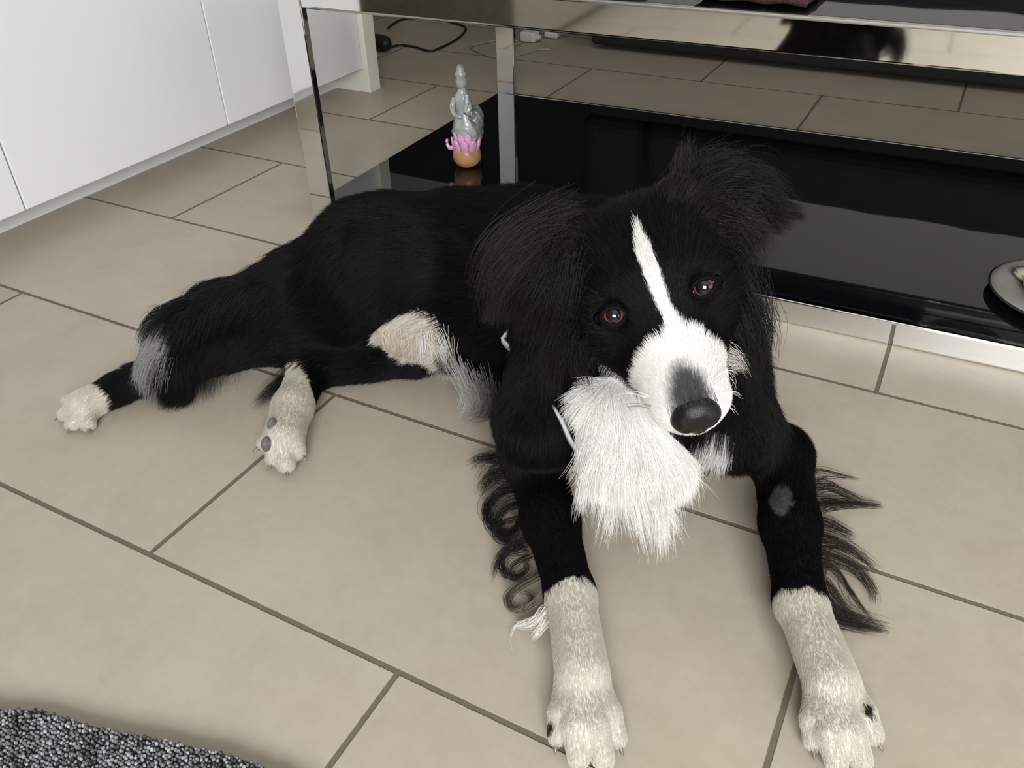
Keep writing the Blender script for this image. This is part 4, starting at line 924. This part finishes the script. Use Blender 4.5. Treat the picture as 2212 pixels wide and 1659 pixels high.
# eyes
M['pupil'] = mat('pupil', (0.003, 0.003, 0.005, 1), 0.03, noise=0.1, spec=0.6)
M['iris'] = mat('iris_brown', srgb(88, 61, 46), 0.06, noise=0.35, scale=900, spec=0.6)
M['iris_rim'] = mat('iris_rim', srgb(40, 26, 20), 0.06, noise=0.2, scale=900, spec=0.6)
M['sclera'] = mat('sclera', srgb(170, 150, 144), 0.08, noise=0.05, spec=0.6)
M['lid'] = mat('eyelid_skin', (0.004, 0.0037, 0.0037, 1), 0.7, noise=0.2, spec=0.05)
for c, s in EYES:
    g = (CAMP + np.array((0.0, 0.0, 0.02))-c); g /= np.linalg.norm(g)
    ex = HX - (HX@g)*g; ex /= np.linalg.norm(ex); ey = np.cross(g, ex)
    ctr = c + g*0.0012; R = 0.0108
    bm = bmesh.new(); nu, nvv = 40, 28; rings = []
    angs = np.radians(np.concatenate([np.linspace(0, 60, 21), np.linspace(70, 180, 12)]))
    for a in angs:
        if a == 0 or a > 3.14: rings.append([bm.verts.new(tuple(ctr + g*R*math.cos(a)*(1.06 if a < 0.7 else 1)))]); continue
        bulge = 1 + 0.06*max(0, 1-(a/0.75)**2)
        rings.append([bm.verts.new(tuple(ctr + R*bulge*(g*math.cos(a) + math.sin(a)*(ex*math.cos(2*math.pi*k/nu)+ey*math.sin(2*math.pi*k/nu))))) for k in range(nu)])
    for i, (a, b) in enumerate(zip(rings, rings[1:])):
        am = math.degrees((angs[i]+angs[i+1])/2); mi = 0 if am < 29 else 1 if am < 40 else 2 if am < 44.5 else 3
        for k in range(nu):
            j = (k+1) % nu
            if len(a) == 1: fc = bm.faces.new((a[0], b[k], b[j]))
            elif len(b) == 1: fc = bm.faces.new((a[k], a[j], b[0]))
            else: fc = bm.faces.new((a[k], a[j], b[j], b[k]))
            fc.material_index = mi
    eye = obj('eye', bm, [M['pupil'], M['iris'], M['iris_rim'], M['sclera']], dog, True); eye['label'] = 'brown eye with dark pupil'
    # almond rim of dark lid skin
    bm = bmesh.new(); pts = []
    for k in range(49):
        a = 2*math.pi*k/48; xx = 0.0094*math.cos(a); yy = (0.0054 if math.sin(a) > 0 else 0.0074)*math.sin(a)*(1-0.25*abs(math.cos(a))**3)
        yy += -0.0010*math.cos(a)*(-s)
        zz = math.sqrt(max(0, (R*1.075)**2-xx*xx-yy*yy))
        pts.append(ctr + ex*xx + ey*yy + g*(zz+0.0002))
    tube(bm, np.array(pts), 0.0016, 8); obj('eyelid', bm, M['lid'], eye, True)
    # the lid skin behind the rim, closing the socket
    bm = bmesh.new(); ring0 = [bm.verts.new(tuple(p)) for p in pts[:-1]]
    def skin(p, k, drop):
        v = p-ctr; z0 = v@g; pr = (v-z0*g)*k; q = (R*1.10)**2-pr@pr
        return tuple(ctr + pr + g*((math.sqrt(q) if q > 0 else 0)-drop))
    ring1 = [bm.verts.new(skin(p, 1.3, 0.0)) for p in pts[:-1]]
    ring2 = [bm.verts.new(skin(p, 1.6, 0.0)) for p in pts[:-1]]
    def outer(p):
        v = p-ctr; pr = unit(v-(v@g)*g)*R*1.16
        return tuple(ctr + pr + g*0.0008)
    ring3 = [bm.verts.new(outer(p)) for p in pts[:-1]]
    for k in range(48):
        j = (k+1) % 48
        for ra, rb in ((ring0, ring1), (ring1, ring2), (ring2, ring3)): bm.faces.new((ra[k], ra[j], rb[j], rb[k]))
    obj('eyelid', bm, M['lid'], eye, True)

# claws and pads
M['claw'] = mat('claw_horn', srgb(120, 106, 92), 0.35, noise=0.2, scale=200)
M['pad'] = mat('paw_pad_leather', srgb(96, 92, 90), 0.6, noise=0.2, scale=200, bump=0.5, bscale=600)
for tip, d, r_ in TOES:
    dd = unit(np.array((d[0], d[1], min(d[2], 0)*0.3 - 0.25))); a = tip + dd*r_*0.75; a[2] = max(a[2], 0.006)
    b = a + dd*0.009; b[2] = max(b[2], 0.0025)
    bm = bmesh.new(); tube(bm, [a-dd*0.003, a+dd*0.003, b-dd*0.002, b], [0.0022, 0.0020, 0.0012, 0.0004], 8); obj('claw', bm, M['claw'], dog, True)
for cpt, rad in ((np.array((-0.5790, 0.4925, 0.034)), (0.0050, 0.0070, 0.0095)), (np.array((-0.5860, 0.5130, 0.044)), (0.0046, 0.0066, 0.0088))):
    bm = bmesh.new(); bmesh.ops.create_uvsphere(bm, u_segments=20, v_segments=12, radius=1)
    for v in bm.verts: v.co = Vector((cpt[0]+v.co.x*rad[0], cpt[1]+v.co.y*rad[1], cpt[2]+v.co.z*rad[2]))
    obj('paw_pad', bm, M['pad'], dog, True)['label'] = 'grey pad of the turned hind paw'
